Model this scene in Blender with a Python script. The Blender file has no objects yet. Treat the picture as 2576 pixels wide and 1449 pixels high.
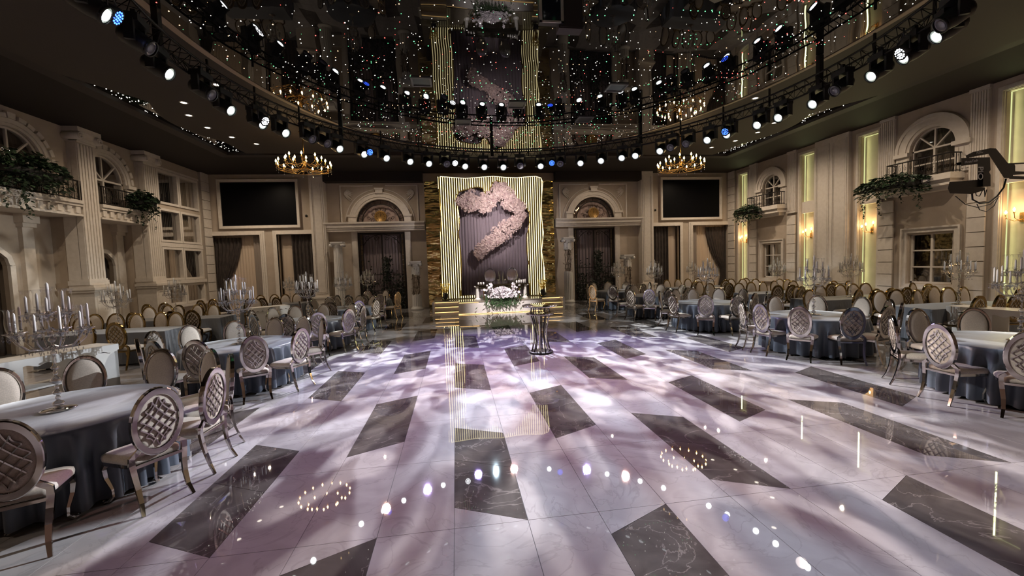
import bpy, math, random
from math import sin, cos, pi, sqrt, radians as R
from mathutils import Vector, Matrix
random.seed(7)
sc = bpy.context.scene
COL = sc.collection

# ------------------------------------------------------------------ camera
FPX = 1033.5
YAW, PITCH, ROLL = R(7.71), R(-3.45), R(-1.89)
CAM = Vector((0.096, 0.0, 2.106))
def cam_axes():
    cy, sy, cp, sp, cr, sr = cos(YAW), sin(YAW), cos(PITCH), sin(PITCH), cos(ROLL), sin(ROLL)
    f = Vector((sy*cp, cy*cp, sp)); r = Vector((cy, -sy, 0)); u = r.cross(f)
    return r*cr + u*sr, u*cr - r*sr, f
AR, AU, AF = cam_axes()
cam = bpy.data.cameras.new('camera'); cam_o = bpy.data.objects.new('camera', cam); COL.objects.link(cam_o)
cam.sensor_width = 36; cam.lens = 36*FPX/2576; cam.clip_end = 200; cam.clip_start = .05
m = Matrix.Identity(4)
for i, v in enumerate((AR, AU, -AF)):
    for k in range(3): m[k][i] = v[k]
m.translation = CAM
cam_o.matrix_world = m
sc.camera = cam_o
# measuring helpers: where the sight line of a pixel of the 2576x1449 photo meets a real plane
def ray(x, y): return AF + AR*((x-1288)/FPX) - AU*((y-724.5)/FPX)
def atz(x, y, z):
    d = ray(x, y); return CAM + d*((z-CAM.z)/d.z)
def aty(x, y, Y):
    d = ray(x, y); return CAM + d*(Y/d.y)

# ------------------------------------------------------------------ world, view, big lights
w = bpy.data.worlds.new('world'); sc.world = w; w.use_nodes = True
bg = w.node_tree.nodes['Background']; bg.inputs[0].default_value = (.5, .4, .32, 1); bg.inputs[1].default_value = .02
vs = sc.view_settings
vs.view_transform = 'Standard'; vs.look = 'None'; vs.gamma = 1; vs.use_curve_mapping = False
vs.exposure = 0.22
cy_ = sc.cycles
cy_.use_denoising = True
cy_.max_bounces = 7; cy_.diffuse_bounces = 3; cy_.glossy_bounces = 4; cy_.transmission_bounces = 5; cy_.transparent_max_bounces = 12
cy_.caustics_reflective = False; cy_.caustics_refractive = False
cy_.sample_clamp_indirect = 4.0; cy_.sample_clamp_direct = 0

EXB, EXW, EXH = 6.0, 1.05, 205            # beam and wash levels of the moving heads, level of the added hall fill
XM = 1.99                      # the hall's centre line
XL, XR, YB, YF = -11.3, 15.3, 21.2, -5.0
ZC = 6.7

def lamp(name, kind, loc, energy, color=(1, 1, 1), parent=None, target=None, **kw):
    d = bpy.data.lights.new(name, kind); d.energy = energy; d.color = color
    for k, v in kw.items(): setattr(d, k, v)
    o = bpy.data.objects.new(name, d); COL.objects.link(o); o.location = loc
    if target is not None:
        o.rotation_euler = (Vector(target)-Vector(loc)).to_track_quat('-Z', 'Y').to_euler()
    if parent: o.parent = parent
    return o
# rows of added spots under the ceiling, warm fill for seating and walls
HALL = [(-8.9, y, 1.0) for y in (1.5, 5, 8.5, 12, 15.5, 18.7)]+[(12.9, y, 1.1) for y in (1.5, 5, 8.5, 12, 15.5, 18.7)]+[(x, -2.5, .5) for x in (-6, 0, 5, 10)]+[(x, 19.2, .62) for x in (-8.5, -3.5, 7.5, 12.5)]+[(x, -.2, .4) for x in (-5, 9)]
for x, y, e in HALL:
    lamp('hall_fill', 'SPOT', (x, y, 6.66), e*EXH, (1, .80, .60), target=(x, y, 0), spot_size=R(160), spot_blend=.9, shadow_soft_size=.045)

def gobo(light, scale, lo, hi, stretch=(1, 1), detail=1.5, seed=0.0, base=0.0):
    """break the beam up like the glass gobo wheel of a moving head"""
    light.use_nodes = True
    nt = light.node_tree; n = nt.nodes; l = nt.links
    em = n['Emission']
    tc = n.new('ShaderNodeTexCoord'); sep = n.new('ShaderNodeSeparateXYZ'); l.new(tc.outputs['Normal'], sep.inputs[0])
    dx = n.new('ShaderNodeMath'); dx.operation = 'DIVIDE'; l.new(sep.outputs[0], dx.inputs[0]); l.new(sep.outputs[2], dx.inputs[1])
    dy = n.new('ShaderNodeMath'); dy.operation = 'DIVIDE'; l.new(sep.outputs[1], dy.inputs[0]); l.new(sep.outputs[2], dy.inputs[1])
    c = n.new('ShaderNodeCombineXYZ'); l.new(dx.outputs[0], c.inputs[0]); l.new(dy.outputs[0], c.inputs[1]); c.inputs[2].default_value = seed
    mp = n.new('ShaderNodeMapping'); l.new(c.outputs[0], mp.inputs[0]); mp.inputs['Scale'].default_value = (stretch[0], stretch[1], 1)
    ns = n.new('ShaderNodeTexNoise'); l.new(mp.outputs[0], ns.inputs['Vector']); ns.inputs['Scale'].default_value = scale
    ns.inputs['Detail'].default_value = detail; ns.inputs['Distortion'].default_value = 1.2
    mr = n.new('ShaderNodeMapRange'); l.new(ns.outputs[0], mr.inputs[0]); mr.interpolation_type = 'SMOOTHSTEP'
    mr.inputs['From Min'].default_value = lo; mr.inputs['From Max'].default_value = hi
    mr.inputs['To Min'].default_value = base; mr.inputs['To Max'].default_value = 1
    l.new(mr.outputs[0], em.inputs['Strength'])

# ------------------------------------------------------------------ materials
MATS = {}
def M(name, color=(.8, .8, .8), rough=.5, metal=0, emit=None, strength=0, sheen=0, ior=1.5, noise=None, bump=None, spec=None, sample=True):
    """plain principled material; noise=(scale, color2, lo, hi, stretch) mixes a second colour; bump=(scale, strength)"""
    if name in MATS: return MATS[name]
    mt = bpy.data.materials.new(name); mt.use_nodes = True; nt = mt.node_tree; n = nt.nodes; l = nt.links
    p = n['Principled BSDF']; p.inputs['Base Color'].default_value = (*color, 1)
    p.inputs['Roughness'].default_value = rough; p.inputs['Metallic'].default_value = metal; p.inputs['IOR'].default_value = ior
    if sheen: p.inputs['Sheen Weight'].default_value = sheen; p.inputs['Sheen Roughness'].default_value = .4
    if spec is not None: p.inputs['Specular IOR Level'].default_value = spec
    if emit: p.inputs['Emission Color'].default_value = (*emit, 1); p.inputs['Emission Strength'].default_value = strength
    if noise or bump:
        g = n.new('ShaderNodeNewGeometry')
    if noise:
        s, c2, lo, hi = noise[:4]
        mp = n.new('ShaderNodeMapping'); l.new(g.outputs['Position'], mp.inputs[0])
        mp.inputs['Scale'].default_value = noise[4] if len(noise) > 4 else (1, 1, 1)
        t = n.new('ShaderNodeTexNoise'); t.inputs['Scale'].default_value = s; t.inputs['Detail'].default_value = 5
        l.new(mp.outputs[0], t.inputs['Vector'])
        mr = n.new('ShaderNodeMapRange'); l.new(t.outputs[0], mr.inputs[0]); mr.inputs['From Min'].default_value = lo; mr.inputs['From Max'].default_value = hi
        mx = n.new('ShaderNodeMix'); mx.data_type = 'RGBA'; l.new(mr.outputs[0], mx.inputs[0])
        mx.inputs[6].default_value = (*color, 1); mx.inputs[7].default_value = (*c2, 1); l.new(mx.outputs[2], p.inputs['Base Color'])
    if bump:
        t2 = n.new('ShaderNodeTexNoise'); t2.inputs['Scale'].default_value = bump[0]; t2.inputs['Detail'].default_value = 2
        mp2 = n.new('ShaderNodeMapping'); l.new(g.outputs['Position'], mp2.inputs[0]); l.new(mp2.outputs[0], t2.inputs['Vector'])
        if len(bump) > 2: mp2.inputs['Scale'].default_value = bump[2]
        b = n.new('ShaderNodeBump'); b.inputs['Strength'].default_value = bump[1]; b.inputs['Distance'].default_value = bump[3] if len(bump) > 3 else .02
        l.new(t2.outputs[0], b.inputs['Height']); l.new(b.outputs[0], p.inputs['Normal'])
    if not sample: mt.cycles.emission_sampling = 'NONE'
    MATS[name] = mt
    return mt
def thin_glass(name, color=(1, 1, 1), refl=.12, rough=.02, tint=(1, 1, 1)):
    if name in MATS: return MATS[name]
    mt = bpy.data.materials.new(name); mt.use_nodes = True; nt = mt.node_tree; n = nt.nodes; l = nt.links
    n.remove(n['Principled BSDF']); out = n['Material Output']
    tr = n.new('ShaderNodeBsdfTransparent'); tr.inputs[0].default_value = (*tint, 1)
    gl = n.new('ShaderNodeBsdfGlossy'); gl.inputs[0].default_value = (*color, 1); gl.inputs['Roughness'].default_value = rough
    lw = n.new('ShaderNodeLayerWeight'); lw.inputs[0].default_value = .35
    mr = n.new('ShaderNodeMapRange'); mr.inputs['To Min'].default_value = refl; mr.inputs['To Max'].default_value = min(1, refl*1.6+.38); l.new(lw.outputs['Facing'], mr.inputs[0])
    mx = n.new('ShaderNodeMixShader'); l.new(mr.outputs[0], mx.inputs[0]); l.new(tr.outputs[0], mx.inputs[1]); l.new(gl.outputs[0], mx.inputs[2])
    l.new(mx.outputs[0], out.inputs[0]); MATS[name] = mt
    return mt
def marble(name, c1, c2, vein, vs_=1.1, vw=.02, rough=.02, vamt=1.0):
    if name in MATS: return MATS[name]
    mt = bpy.data.materials.new(name); mt.use_nodes = True; nt = mt.node_tree; n = nt.nodes; l = nt.links
    p = n['Principled BSDF']; p.inputs['Roughness'].default_value = rough; p.inputs['IOR'].default_value = 1.8
    g = n.new('ShaderNodeNewGeometry')
    t = n.new('ShaderNodeTexNoise'); t.inputs['Scale'].default_value = 2.3; t.inputs['Detail'].default_value = 7; t.inputs['Distortion'].default_value = 1.5; l.new(g.outputs['Position'], t.inputs['Vector'])
    mr = n.new('ShaderNodeMapRange'); mr.inputs['From Min'].default_value = .35; mr.inputs['From Max'].default_value = .65; l.new(t.outputs[0], mr.inputs[0])
    mx = n.new('ShaderNodeMix'); mx.data_type = 'RGBA'; l.new(mr.outputs[0], mx.inputs[0]); mx.inputs[6].default_value = (*c1, 1); mx.inputs[7].default_value = (*c2, 1)
    t2 = n.new('ShaderNodeTexNoise'); t2.inputs['Scale'].default_value = vs_; t2.inputs['Detail'].default_value = 6; t2.inputs['Distortion'].default_value = 2.2; l.new(g.outputs['Position'], t2.inputs['Vector'])
    s = n.new('ShaderNodeMath'); s.operation = 'SUBTRACT'; l.new(t2.outputs[0], s.inputs[0]); s.inputs[1].default_value = .5
    a = n.new('ShaderNodeMath'); a.operation = 'ABSOLUTE'; l.new(s.outputs[0], a.inputs[0])
    m2 = n.new('ShaderNodeMapRange'); l.new(a.outputs[0], m2.inputs[0]); m2.inputs['From Min'].default_value = 0; m2.inputs['From Max'].default_value = vw
    m2.inputs['To Min'].default_value = vamt; m2.inputs['To Max'].default_value = 0
    mx2 = n.new('ShaderNodeMix'); mx2.data_type = 'RGBA'; l.new(m2.outputs[0], mx2.inputs[0]); l.new(mx.outputs[2], mx2.inputs[6]); mx2.inputs[7].default_value = (*vein, 1)
    l.new(mx2.outputs[2], p.inputs['Base Color']); MATS[name] = mt
    return mt

WALL = M('painted_plaster', (.50, .42, .335), .75, noise=(3.0, (.46, .385, .305), .4, .6), bump=(60, .06))
TRIM = M('white_plaster_moulding', (.72, .66, .585), .6, noise=(8, (.67, .61, .535), .4, .62), bump=(35, .08))
LOWWALL = M('grey_beige_wallcovering', (.42, .37, .31), .7, noise=(5, (.38, .335, .28), .4, .6), bump=(40, .1))
CEIL = M('dark_brown_ceiling', (.012, .0075, .006), .75)
CEIL2 = M('taupe_ceiling', (.038, .028, .022), .65)
FASCIA = M('tan_fascia', (.42, .32, .22), .6)
BLKMIR = M('black_mirror_film', (.006, .006, .006), .01, ior=1.55, bump=(.42, .42, (.6, 1, 1), .05))
GOLDFOIL = M('hammered_gold_mirror', (.85, .66, .27), .10, 1, bump=(1.1, .9, (1, 1, 2.4), .10))
LIGHTT = marble('pale_marble_tile', (.44, .42, .425), (.37, .35, .355), (.30, .285, .285), 1.3, .018, .018, .55)
DARKT = marble('dark_marble_tile', (.080, .071, .067), (.118, .106, .100), (.34, .31, .29), .9, .007, .018, .55)
GROUT = M('grout', (.10, .095, .09), .8)
CHROME = M('polished_steel', (.56, .53, .50), .07, 1)
GOLDM = M('polished_gold_metal', (.33, .235, .10), .13, 1)
ROSEG = M('pale_gold_metal', (.80, .58, .36), .2, 1)
FABRIC = M('cream_upholstery', (.55, .48, .41), .8, sheen=.3, noise=(90, (.46, .40, .34), .4, .6))
CLOTH = M('slate_blue_satin', (.080, .096, .125), .38, sheen=.4, noise=(2, (.066, .080, .108), .4, .6), bump=(14, .12))
CLOTH2 = M('grey_satin', (.125, .135, .155), .45, sheen=.4, bump=(14, .12))
WHITE = M('white_lacquer', (.78, .76, .72), .35)
BLACK = M('black_plastic', (.012, .012, .013), .4)
BLKMET = M('black_metal', (.02, .018, .018), .35, .6)
IRON = M('wrought_iron', (.022, .017, .015), .45, .5)
CRYSTAL = thin_glass('cut_crystal', (1, .98, .96), .42, .03, (.97, .97, .97))
GLASS = thin_glass('clear_glass', (1, 1, 1), .03, .01, (.98, .98, .98))
PANE = thin_glass('window_glass', (1, 1, 1), .10, .01, (.9, .9, .9))
CANDLE = M('white_wax', (.92, .90, .87), .5)
DRAPE = M('dark_taupe_curtain', (.060, .045, .038), .8, noise=(14, (.035, .027, .023), .4, .6, (1, 1, .3)))
DRAPE2 = M('brown_curtain', (.20, .15, .115), .8)
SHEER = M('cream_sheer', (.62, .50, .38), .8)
MAUVE = M('mauve_curtain', (.30, .24, .27), .75, sheen=.3)
LEAF = M('ivy_leaf', (.010, .022, .010), .5, noise=(9, (.020, .042, .016), .4, .6))
TWIG = M('dry_twig', (.12, .09, .07), .8)
PINK = M('pale_pink_petals', (.72, .56, .52), .6, noise=(7, (.52, .37, .36), .42, .6))
PETAL = M('white_petals', (.80, .76, .78), .55, noise=(10, (.66, .60, .66), .4, .6))
MIRGOLD = M('champagne_mirror', (.13, .095, .035), .35, .8)
def glow(name, c, s, sample=True): return M(name, (0, 0, 0), .6, emit=c, strength=s, sample=sample)
STRIPE = glow('warm_white_light_tube', (1, .86, .46), 2.6)
STAGEGLOW = glow('amber_led_strip', (1, .60, .22), 2.2)
NICHEGLOW = glow('yellow_green_led_strip', (.84, .90, .40), .8)
BULB = glow('warm_bulb', (1, .66, .30), 30, False)
LENS = glow('white_lens', (.92, .97, 1), 18, False)
BLUEL = glow('blue_led', (.03, .10, 1), 9, False)
WHITEL = glow('white_led', (.93, .95, 1), 14, False)
DOWNL = glow('downlight_lens', (1, .9, .75), 5, False)

# ------------------------------------------------------------------ mesh helpers
def frame_back(u, v, n): return (u, YB - n, v)      # u = x, v = z, n = out of the wall
def frame_left(u, v, n): return (XL + n, u, v)      # u = y
def frame_right(u, v, n): return (XR - n, u, v)
class MB:
    def __init__(s, xf=None): s.v = []; s.f = []; s.sm = []; s.xf = xf; s.mi = []; s.cur = 0
    def add(s, vs_, fs, smooth=False):
        b = len(s.v); s.v += [s.xf(*p) if s.xf else tuple(p) for p in vs_]
        s.f += [tuple(b+i for i in f) for f in fs]; s.sm += [smooth]*len(fs); s.mi += [s.cur]*len(fs)
        return s
    def box(s, a, b, c, d, e, f):
        return s.add([(x, y, z) for x in (a, b) for y in (c, d) for z in (e, f)],
                     [(0, 1, 3, 2), (4, 6, 7, 5), (0, 4, 5, 1), (2, 3, 7, 6), (0, 2, 6, 4), (1, 5, 7, 3)])
    def prism(s, pts, n0, n1, ax=2):
        """polygon pts (p, q) extruded along axis ax from n0 to n1"""
        k = len(pts)
        mk = (lambda p, n: (p[0], p[1], n)) if ax == 2 else ((lambda p, n: (p[0], n, p[1])) if ax == 1 else (lambda p, n: (n, p[0], p[1])))
        return s.add([mk(p, n0) for p in pts]+[mk(p, n1) for p in pts],
                     [tuple(range(k)), tuple(range(2*k-1, k-1, -1))]+[(i, (i+1) % k, k+(i+1) % k, k+i) for i in range(k)])
    def lathe(s, prof, c=(0, 0, 0), seg=16, smooth=True, cap=True):
        vs_, fs = [], []; k = len(prof)
        for r, z in prof:
            for i in range(seg):
                a = 2*pi*i/seg; vs_.append((c[0]+r*cos(a), c[1]+r*sin(a), c[2]+z))
        for j in range(k-1):
            for i in range(seg):
                i2 = (i+1) % seg; fs.append((j*seg+i, j*seg+i2, (j+1)*seg+i2, (j+1)*seg+i))
        if cap: fs.append(tuple(range(seg-1, -1, -1))); fs.append(tuple((k-1)*seg+i for i in range(seg)))
        return s.add(vs_, fs, smooth)
    def tube(s, path, r, seg=6, closed=False, smooth=True, flat=None, up=None):
        """sweep; r number or list; flat=(a,b) gives a rectangular section a wide, b thick"""
        P = [Vector(p) for p in path]; n = len(P); vs_ = []; fs = []
        T = []
        for i in range(n):
            a = P[(i-1) % n] if (closed or i > 0) else P[i]; b = P[(i+1) % n] if (closed or i < n-1) else P[i]
            t = (b-a); T.append(t.normalized() if t.length > 1e-9 else Vector((0, 0, 1)))
        U = Vector(up) if up else (Vector((0, 0, 1)) if abs(T[0].z) < .9 else Vector((1, 0, 0)))
        K = 4 if flat else seg
        for i in range(n):
            t = T[i]
            if up: N = U - t*U.dot(t)
            else:
                N = U - t*U.dot(t)
                U = N if N.length > 1e-6 else U
            N.normalize() if N.length > 1e-9 else None
            B = t.cross(N); rr = r[i] if isinstance(r, (list, tuple)) else r
            for k in range(K):
                if flat:
                    sx, sy = ((-1, -1), (1, -1), (1, 1), (-1, 1))[k]; sc_ = rr
                    vs_.append(P[i]+B*(sx*flat[0]/2*sc_)+N*(sy*flat[1]/2*sc_))
                else:
                    a = 2*pi*k/K; vs_.append(P[i]+N*(rr*cos(a))+B*(rr*sin(a)))
        m_ = n if closed else n-1
        for i in range(m_):
            j = (i+1) % n
            for k in range(K):
                k2 = (k+1) % K; fs.append((i*K+k, i*K+k2, j*K+k2, j*K+k))
        if not closed: fs.append(tuple(range(K-1, -1, -1))); fs.append(tuple((n-1)*K+k for k in range(K)))
        return s.add(vs_, fs, smooth and not flat)
    def sphere(s, c, r, seg=10, rings=6, sz=1.0):
        prof = [(max(1e-4, r*sin(pi*i/rings)), -r*sz*cos(pi*i/rings)) for i in range(rings+1)]
        return s.lathe(prof, c, seg)
    def octa(s, c, r, h=None):
        h = h or r; x, y, z = c
        return s.add([(x+r, y, z), (x, y+r, z), (x-r, y, z), (x, y-r, z), (x, y, z+h), (x, y, z-h)],
                     [(0, 1, 4), (1, 2, 4), (2, 3, 4), (3, 0, 4), (1, 0, 5), (2, 1, 5), (3, 2, 5), (0, 3, 5)])
    def build(s, name, mat, parent=None, loc=None, mats=None):
        me = bpy.data.meshes.new(name); me.from_pydata(s.v, [], s.f)
        for mm in (mats or [mat]): me.materials.append(mm)
        me.polygons.foreach_set('use_smooth', s.sm)
        if mats: me.polygons.foreach_set('material_index', s.mi)
        me.validate(); me.update()
        o = bpy.data.objects.new(name, me); COL.objects.link(o)
        if parent: o.parent = parent
        if loc: o.location = loc
        return o
def fixn(o):
    import bmesh
    bm = bmesh.new(); bm.from_mesh(o.data); bmesh.ops.recalc_face_normals(bm, faces=bm.faces); bm.to_mesh(o.data); bm.free(); return o
def tag(o, label, cat, group=None, kind=None):
    if label: o['label'] = label
    if cat: o['category'] = cat
    if group: o['group'] = group
    if kind: o['kind'] = kind
    return o
def thing(name, label, cat, loc=(0, 0, 0), rz=0, group=None):
    o = bpy.data.objects.new(name, None); COL.objects.link(o); o.location = loc; o.rotation_euler = (0, 0, rz); o.empty_display_size = .1
    return tag(o, label, cat, group)
def struct(o): o['kind'] = 'structure'; return o
def stuff(o): o['kind'] = 'stuff'; return o
KIDS = {}
def register(root):
    """remember a prototype's tree before it is copied"""
    KIDS[root.name] = [(c, [g for g in COL.objects if g.parent == c]) for c in COL.objects if c.parent == root]
def dup(root, loc, rz, label, group=None, scale=None):
    r = root.copy(); COL.objects.link(r); r.location = loc; r.rotation_euler = (0, 0, rz); r['label'] = label
    if group: r['group'] = group
    if scale: r.scale = (scale,)*3
    for c, gs in KIDS[root.name]:
        c2 = c.copy(); COL.objects.link(c2); c2.parent = r
        for g in gs:
            g2 = g.copy(); COL.objects.link(g2); g2.parent = c2
    return r
ORD = ['first', 'second', 'third', 'fourth', 'fifth', 'sixth', 'seventh', 'eighth', 'ninth', 'tenth', 'eleventh', 'twelfth', 'thirteenth', 'fourteenth', 'fifteenth', 'sixteenth', 'seventeenth', 'eighteenth', 'nineteenth', 'twentieth', 'twenty-first', 'twenty-second', 'twenty-third', 'twenty-fourth', 'twenty-fifth', 'twenty-sixth', 'twenty-seventh', 'twenty-eighth', 'twenty-ninth', 'thirtieth']
NUM = {2: 'two', 3: 'three', 4: 'four', 5: 'five', 6: 'six'}
def rects(u0, u1, v0, v1, holes):
    us = sorted({u0, u1, *[min(max(h[i], u0), u1) for h in holes for i in (0, 1)]})
    out = []
    for a, b in zip(us, us[1:]):
        if b-a < 1e-6: continue
        mid = (a+b)/2; z = v0
        for h in sorted([h for h in holes if h[0] < mid < h[1]], key=lambda h: h[2]):
            if h[2] > z+1e-6: out.append((a, b, z, h[2]))
            z = max(z, h[3])
        if z < v1-1e-6: out.append((a, b, z, v1))
    return out
def arc(cx, cy, r, a0, a1, n): return [(cx+r*cos(a0+(a1-a0)*i/n), cy+r*sin(a0+(a1-a0)*i/n)) for i in range(n+1)]
def border(mb, u0, u1, v0, v1, w_, n0, n1):
    mb.box(u0, u0+w_, v0, v1, n0, n1); mb.box(u1-w_, u1, v0, v1, n0, n1)
    mb.box(u0+w_, u1-w_, v0, v0+w_, n0, n1); mb.box(u0+w_, u1-w_, v1-w_, v1, n0, n1)
def archband(mb, cu, cv, r0, r1, n0, n1, k=20):
    P = arc(cu, cv, r0, 0, pi, k); Q = arc(cu, cv, r1, 0, pi, k)
    for i in range(k): mb.add([(*P[i], n0), (*P[i+1], n0), (*Q[i+1], n0), (*Q[i], n0), (*P[i], n1), (*P[i+1], n1), (*Q[i+1], n1), (*Q[i], n1)],
                              [(0, 1, 2, 3), (7, 6, 5, 4), (0, 4, 5, 1), (3, 2, 6, 7)]+([(0, 3, 7, 4)] if i == 0 else [])+([(1, 5, 6, 2)] if i == k-1 else []))
def spandrel(mb, cu, cv, r, top, n0, n1, k=12):
    """wall filling between an arch and the rectangle around it"""
    for sgn in (1, -1):
        A = arc(cu, cv, r, 0, pi/2, k)
        A = [(cu+sgn*(x-cu), y) for x, y in A]
        for i in range(k):
            p, q = A[i], A[i+1]
            mb.add([(*p, n0), (*q, n0), (q[0], top, n0), (p[0], top, n0), (*p, n1), (*q, n1), (q[0], top, n1), (p[0], top, n1)],
                   [(0, 1, 2, 3), (7, 6, 5, 4), (0, 4, 5, 1)])
def folds(mb, u0, u1, v0, v1, n, amp=.05, per=.14, tie=None, seg=5):
    """hanging cloth; tie=(v, side, width) pulls it in like a tie-back"""
    k = max(6, int((u1-u0)/per*seg)); vs_ = []; rows = 14 if tie else 2
    for j in range(rows+1):
        t = j/rows; v = v1+(v0-v1)*t
        a, b = u0, u1
        if tie:
            tv, side, wd = tie; d = (v1-v)/(v1-tv) if v > tv else 1
            s_ = d**1.7 if v > tv else 1-.25*(tv-v)/(tv-v0+1e-6)
            if side < 0: b = u1-(u1-u0-wd)*s_
            else: a = u0+(u1-u0-wd)*s_
        for i in range(k+1):
            q = i/k; vs_.append((a+(b-a)*q, v, n+amp*sin(2*pi*q*(u1-u0)/per)*(1+.3*sin(9*q))))
    mb.add(vs_, [(j*(k+1)+i, j*(k+1)+i+1, (j+1)*(k+1)+i+1, (j+1)*(k+1)+i) for j in range(rows) for i in range(k)], True)


# ================================================================== FLOOR
floor = struct(MB().box(XL-1.2, XR+.5, YF-.2, YB+.2, -.12, -.007).build('floor', GROUT))
def tile_layout():
    out = []; U = 1.18; Y0 = 3.21; S = .29; gap = .0022
    J = [Y0+U*j for j in range(-2, 16)]
    for k in range(-19, 26):
        x0, x1 = .6*k, .6*(k+1); x0 = max(x0, XL); x1 = min(x1, XR)
        if x1-x0 < .05: continue
        if k % 2:
            for a, b in zip(J, J[1:]): out.append(('l', [(x0, a), (x1, a), (x1, b), (x0, b)]))
            continue
        A = k % 4 == 0; s = S if A else -S
        for mth in range(-1, 6):
            d0 = Y0+3*U*mth+(0 if A else 1.5*U); d1 = d0+1.5*U; l1 = d1+1.5*U; dm = (d0+d1)/2
            out.append(('d', [(x0, d0+s), (x1, d0), (x1, dm), (x0, dm+s)])); out.append(('d', [(x0, dm+s), (x1, dm), (x1, d1), (x0, d1+s)]))
            if A:   # slanted start, straight joint inside, straight end on a joint, then a triangle against the next dark tile
                mid = d1+.5*U
                out.append(('l', [(x0, d1+s), (x1, d1), (x1, mid), (x0, mid)])); out.append(('l', [(x0, mid), (x1, mid), (x1, l1), (x0, l1)]))
                out.append(('l', [(x0, l1), (x1, l1), (x0, l1+s)]))
            else:
                mid = d1+U
                out.append(('l', [(x0, d1+s), (x1, d1), (x0, d1)])); out.append(('l', [(x0, d1), (x1, d1), (x1, mid), (x0, mid)]))
                out.append(('l', [(x0, mid), (x1, mid), (x1, l1), (x0, l1+s)]))
    res = []
    for c, P in out:
        cx = sum(p[0] for p in P)/len(P); cy = sum(p[1] for p in P)/len(P)
        if cy > YB-.1 or cy < .8: continue
        Q = []
        for i, p in enumerate(P):      # inset by half a joint
            a = Vector(P[i-1]); b = Vector(p); c2 = Vector(P[(i+1) % len(P)])
            e1 = (b-a).normalized(); e2 = (c2-b).normalized(); n1 = Vector((-e1.y, e1.x)); n2 = Vector((-e2.y, e2.x))
            q = b+(n1+n2)*(gap/max(.35, 1+n1.dot(n2))); Q.append((q.x, min(q.y, YB)))
        res.append((c, Q, cx, cy))
    return res
tiles = tile_layout()
def inview(cx, cy):
    d = Vector((cx, cy, 0))-CAM; z = d.dot(AF)
    return z > .5 and abs(d.dot(AR)/z*FPX) < 1500 and abs(d.dot(AU)/z*FPX) < 860
# the dance floor is what shows; tiles under the tables and chairs come after it
tiles.sort(key=lambda t: ((0 if inview(t[2], t[3]) else 60)+t[3]+(0 if -3 < t[2] < 7 else 9)))
rest = {'l': MB(), 'd': MB()}
for i, (c, Q, cx, cy) in enumerate(tiles):
    if i < 290:
        mb = MB(); mb.prism([(x-cx, y-cy) for x, y in Q], -.008, 0)
        mb.build('tile', LIGHTT if c == 'l' else DARKT, floor, (cx, cy, 0))
    else: rest[c].prism(Q, -.008, 0)
stuff(rest['l'].build('light_tiles', LIGHTT, floor)); stuff(rest['d'].build('dark_tiles', DARKT, floor))

# ================================================================== CEILING
TX0, TX1, TY0, TY1 = -8.35, 12.35, -4.2, 17.25
ceiling = struct(MB().box(XL-1.3, XR+.6, YF-.3, YB+.3, ZC, ZC+.3).build('ceiling', CEIL))
m_ = MB()      # shallow dark frame around the tray
border(m_, TX0-.35, TX1+.35, TY0-.35, TY1+.35, .35, ZC-.12, ZC+.01); m_.build('tray_frame', M('darker_brown', (.020, .013, .011), .6), ceiling)
for a, b in ((TX0, TX0+1.6), (TX1-1.6, TX1)): MB().box(a, b, 9, TY1, ZC-.02, ZC-.01).build('mirror_strip', BLKMIR, ceiling)
EC = (1.95, 8.0); EA, EB = 6.65, 8.62; ZM, ZP = 6.52, 6.545
def outer_r(t):
    ca, sa = cos(t), sin(t); r = 1/sqrt((ca/(EA+.75))**2+(sa/(EB+.55))**2)
    for dx in (-4.75, 8.72):
        px, py = dx-EC[0], 13.7-EC[1]; b = px*ca+py*sa; q = b*b-(px*px+py*py)+3.25**2
        if q > 0 and b > 0: r = max(r, b+sqrt(q))
    def ins(q):
        x, y = EC[0]+q*ca, EC[1]+q*sa; e = abs(x-XM)
        lim = 10.33 if y < 10.4 else (10.33-.80*min(1, (y-10.4)/1.6))
        return e < lim and TY0 < y < TY1-.35
    q = r
    while ins(q) and q < 22: q += .04
    if sa < .3 or abs(ca) > .55: r = max(r, q-.04)
    if ca > 1e-6: r = min(r, (TX1-.02-EC[0])/ca)
    if ca < -1e-6: r = min(r, (TX0+.02-EC[0])/ca)
    if sa > 1e-6: r = min(r, (TY1-.02-EC[1])/sa)
    if sa < -1e-6: r = min(r, (TY0+.02-EC[1])/sa)
    return r
mb = MB(); fa = MB(); N = 300; E0 = []
for i in range(N):
    t0, t1 = 2*pi*i/N, 2*pi*(i+1)/N; P = []
    for t in (t0, t1):
        ri = 1/sqrt((cos(t)/EA)**2+(sin(t)/EB)**2); ro = max(outer_r(t), ri+.25); P.append([(EC[0]+r*cos(t), EC[1]+r*sin(t)) for r in (ri, ri+.16, ro)])
    (a, b, c), (d, e, f) = P; E0.append(a)
    mb.add([(*b, ZP), (*c, ZP), (*f, ZP), (*e, ZP)], [(3, 2, 1, 0)]); mb.add([(*c, ZP), (*f, ZP), (*f, ZC), (*c, ZC)], [(0, 1, 2, 3)])
    fa.add([(*a, ZP-.04), (*b, ZP-.012), (*e, ZP-.012), (*d, ZP-.04)], [(3, 2, 1, 0)]); fa.add([(*a, ZP-.04), (*d, ZP-.04), (*d, ZP+.02), (*a, ZP+.02)], [(0, 1, 2, 3)])
mb.build('taupe_panel', CEIL2, ceiling); fa.build('rim_moulding', FASCIA, ceiling)
MB().prism(E0, ZM, ZM+.02).build('mirror_film', BLKMIR, ceiling)
st = MB(); rnd = random.Random(3)
def star(x, y, r, c, z=ZM-.004): st.cur = c; st.octa((x, y, z), r, r*.6)
cnt = 0
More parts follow.
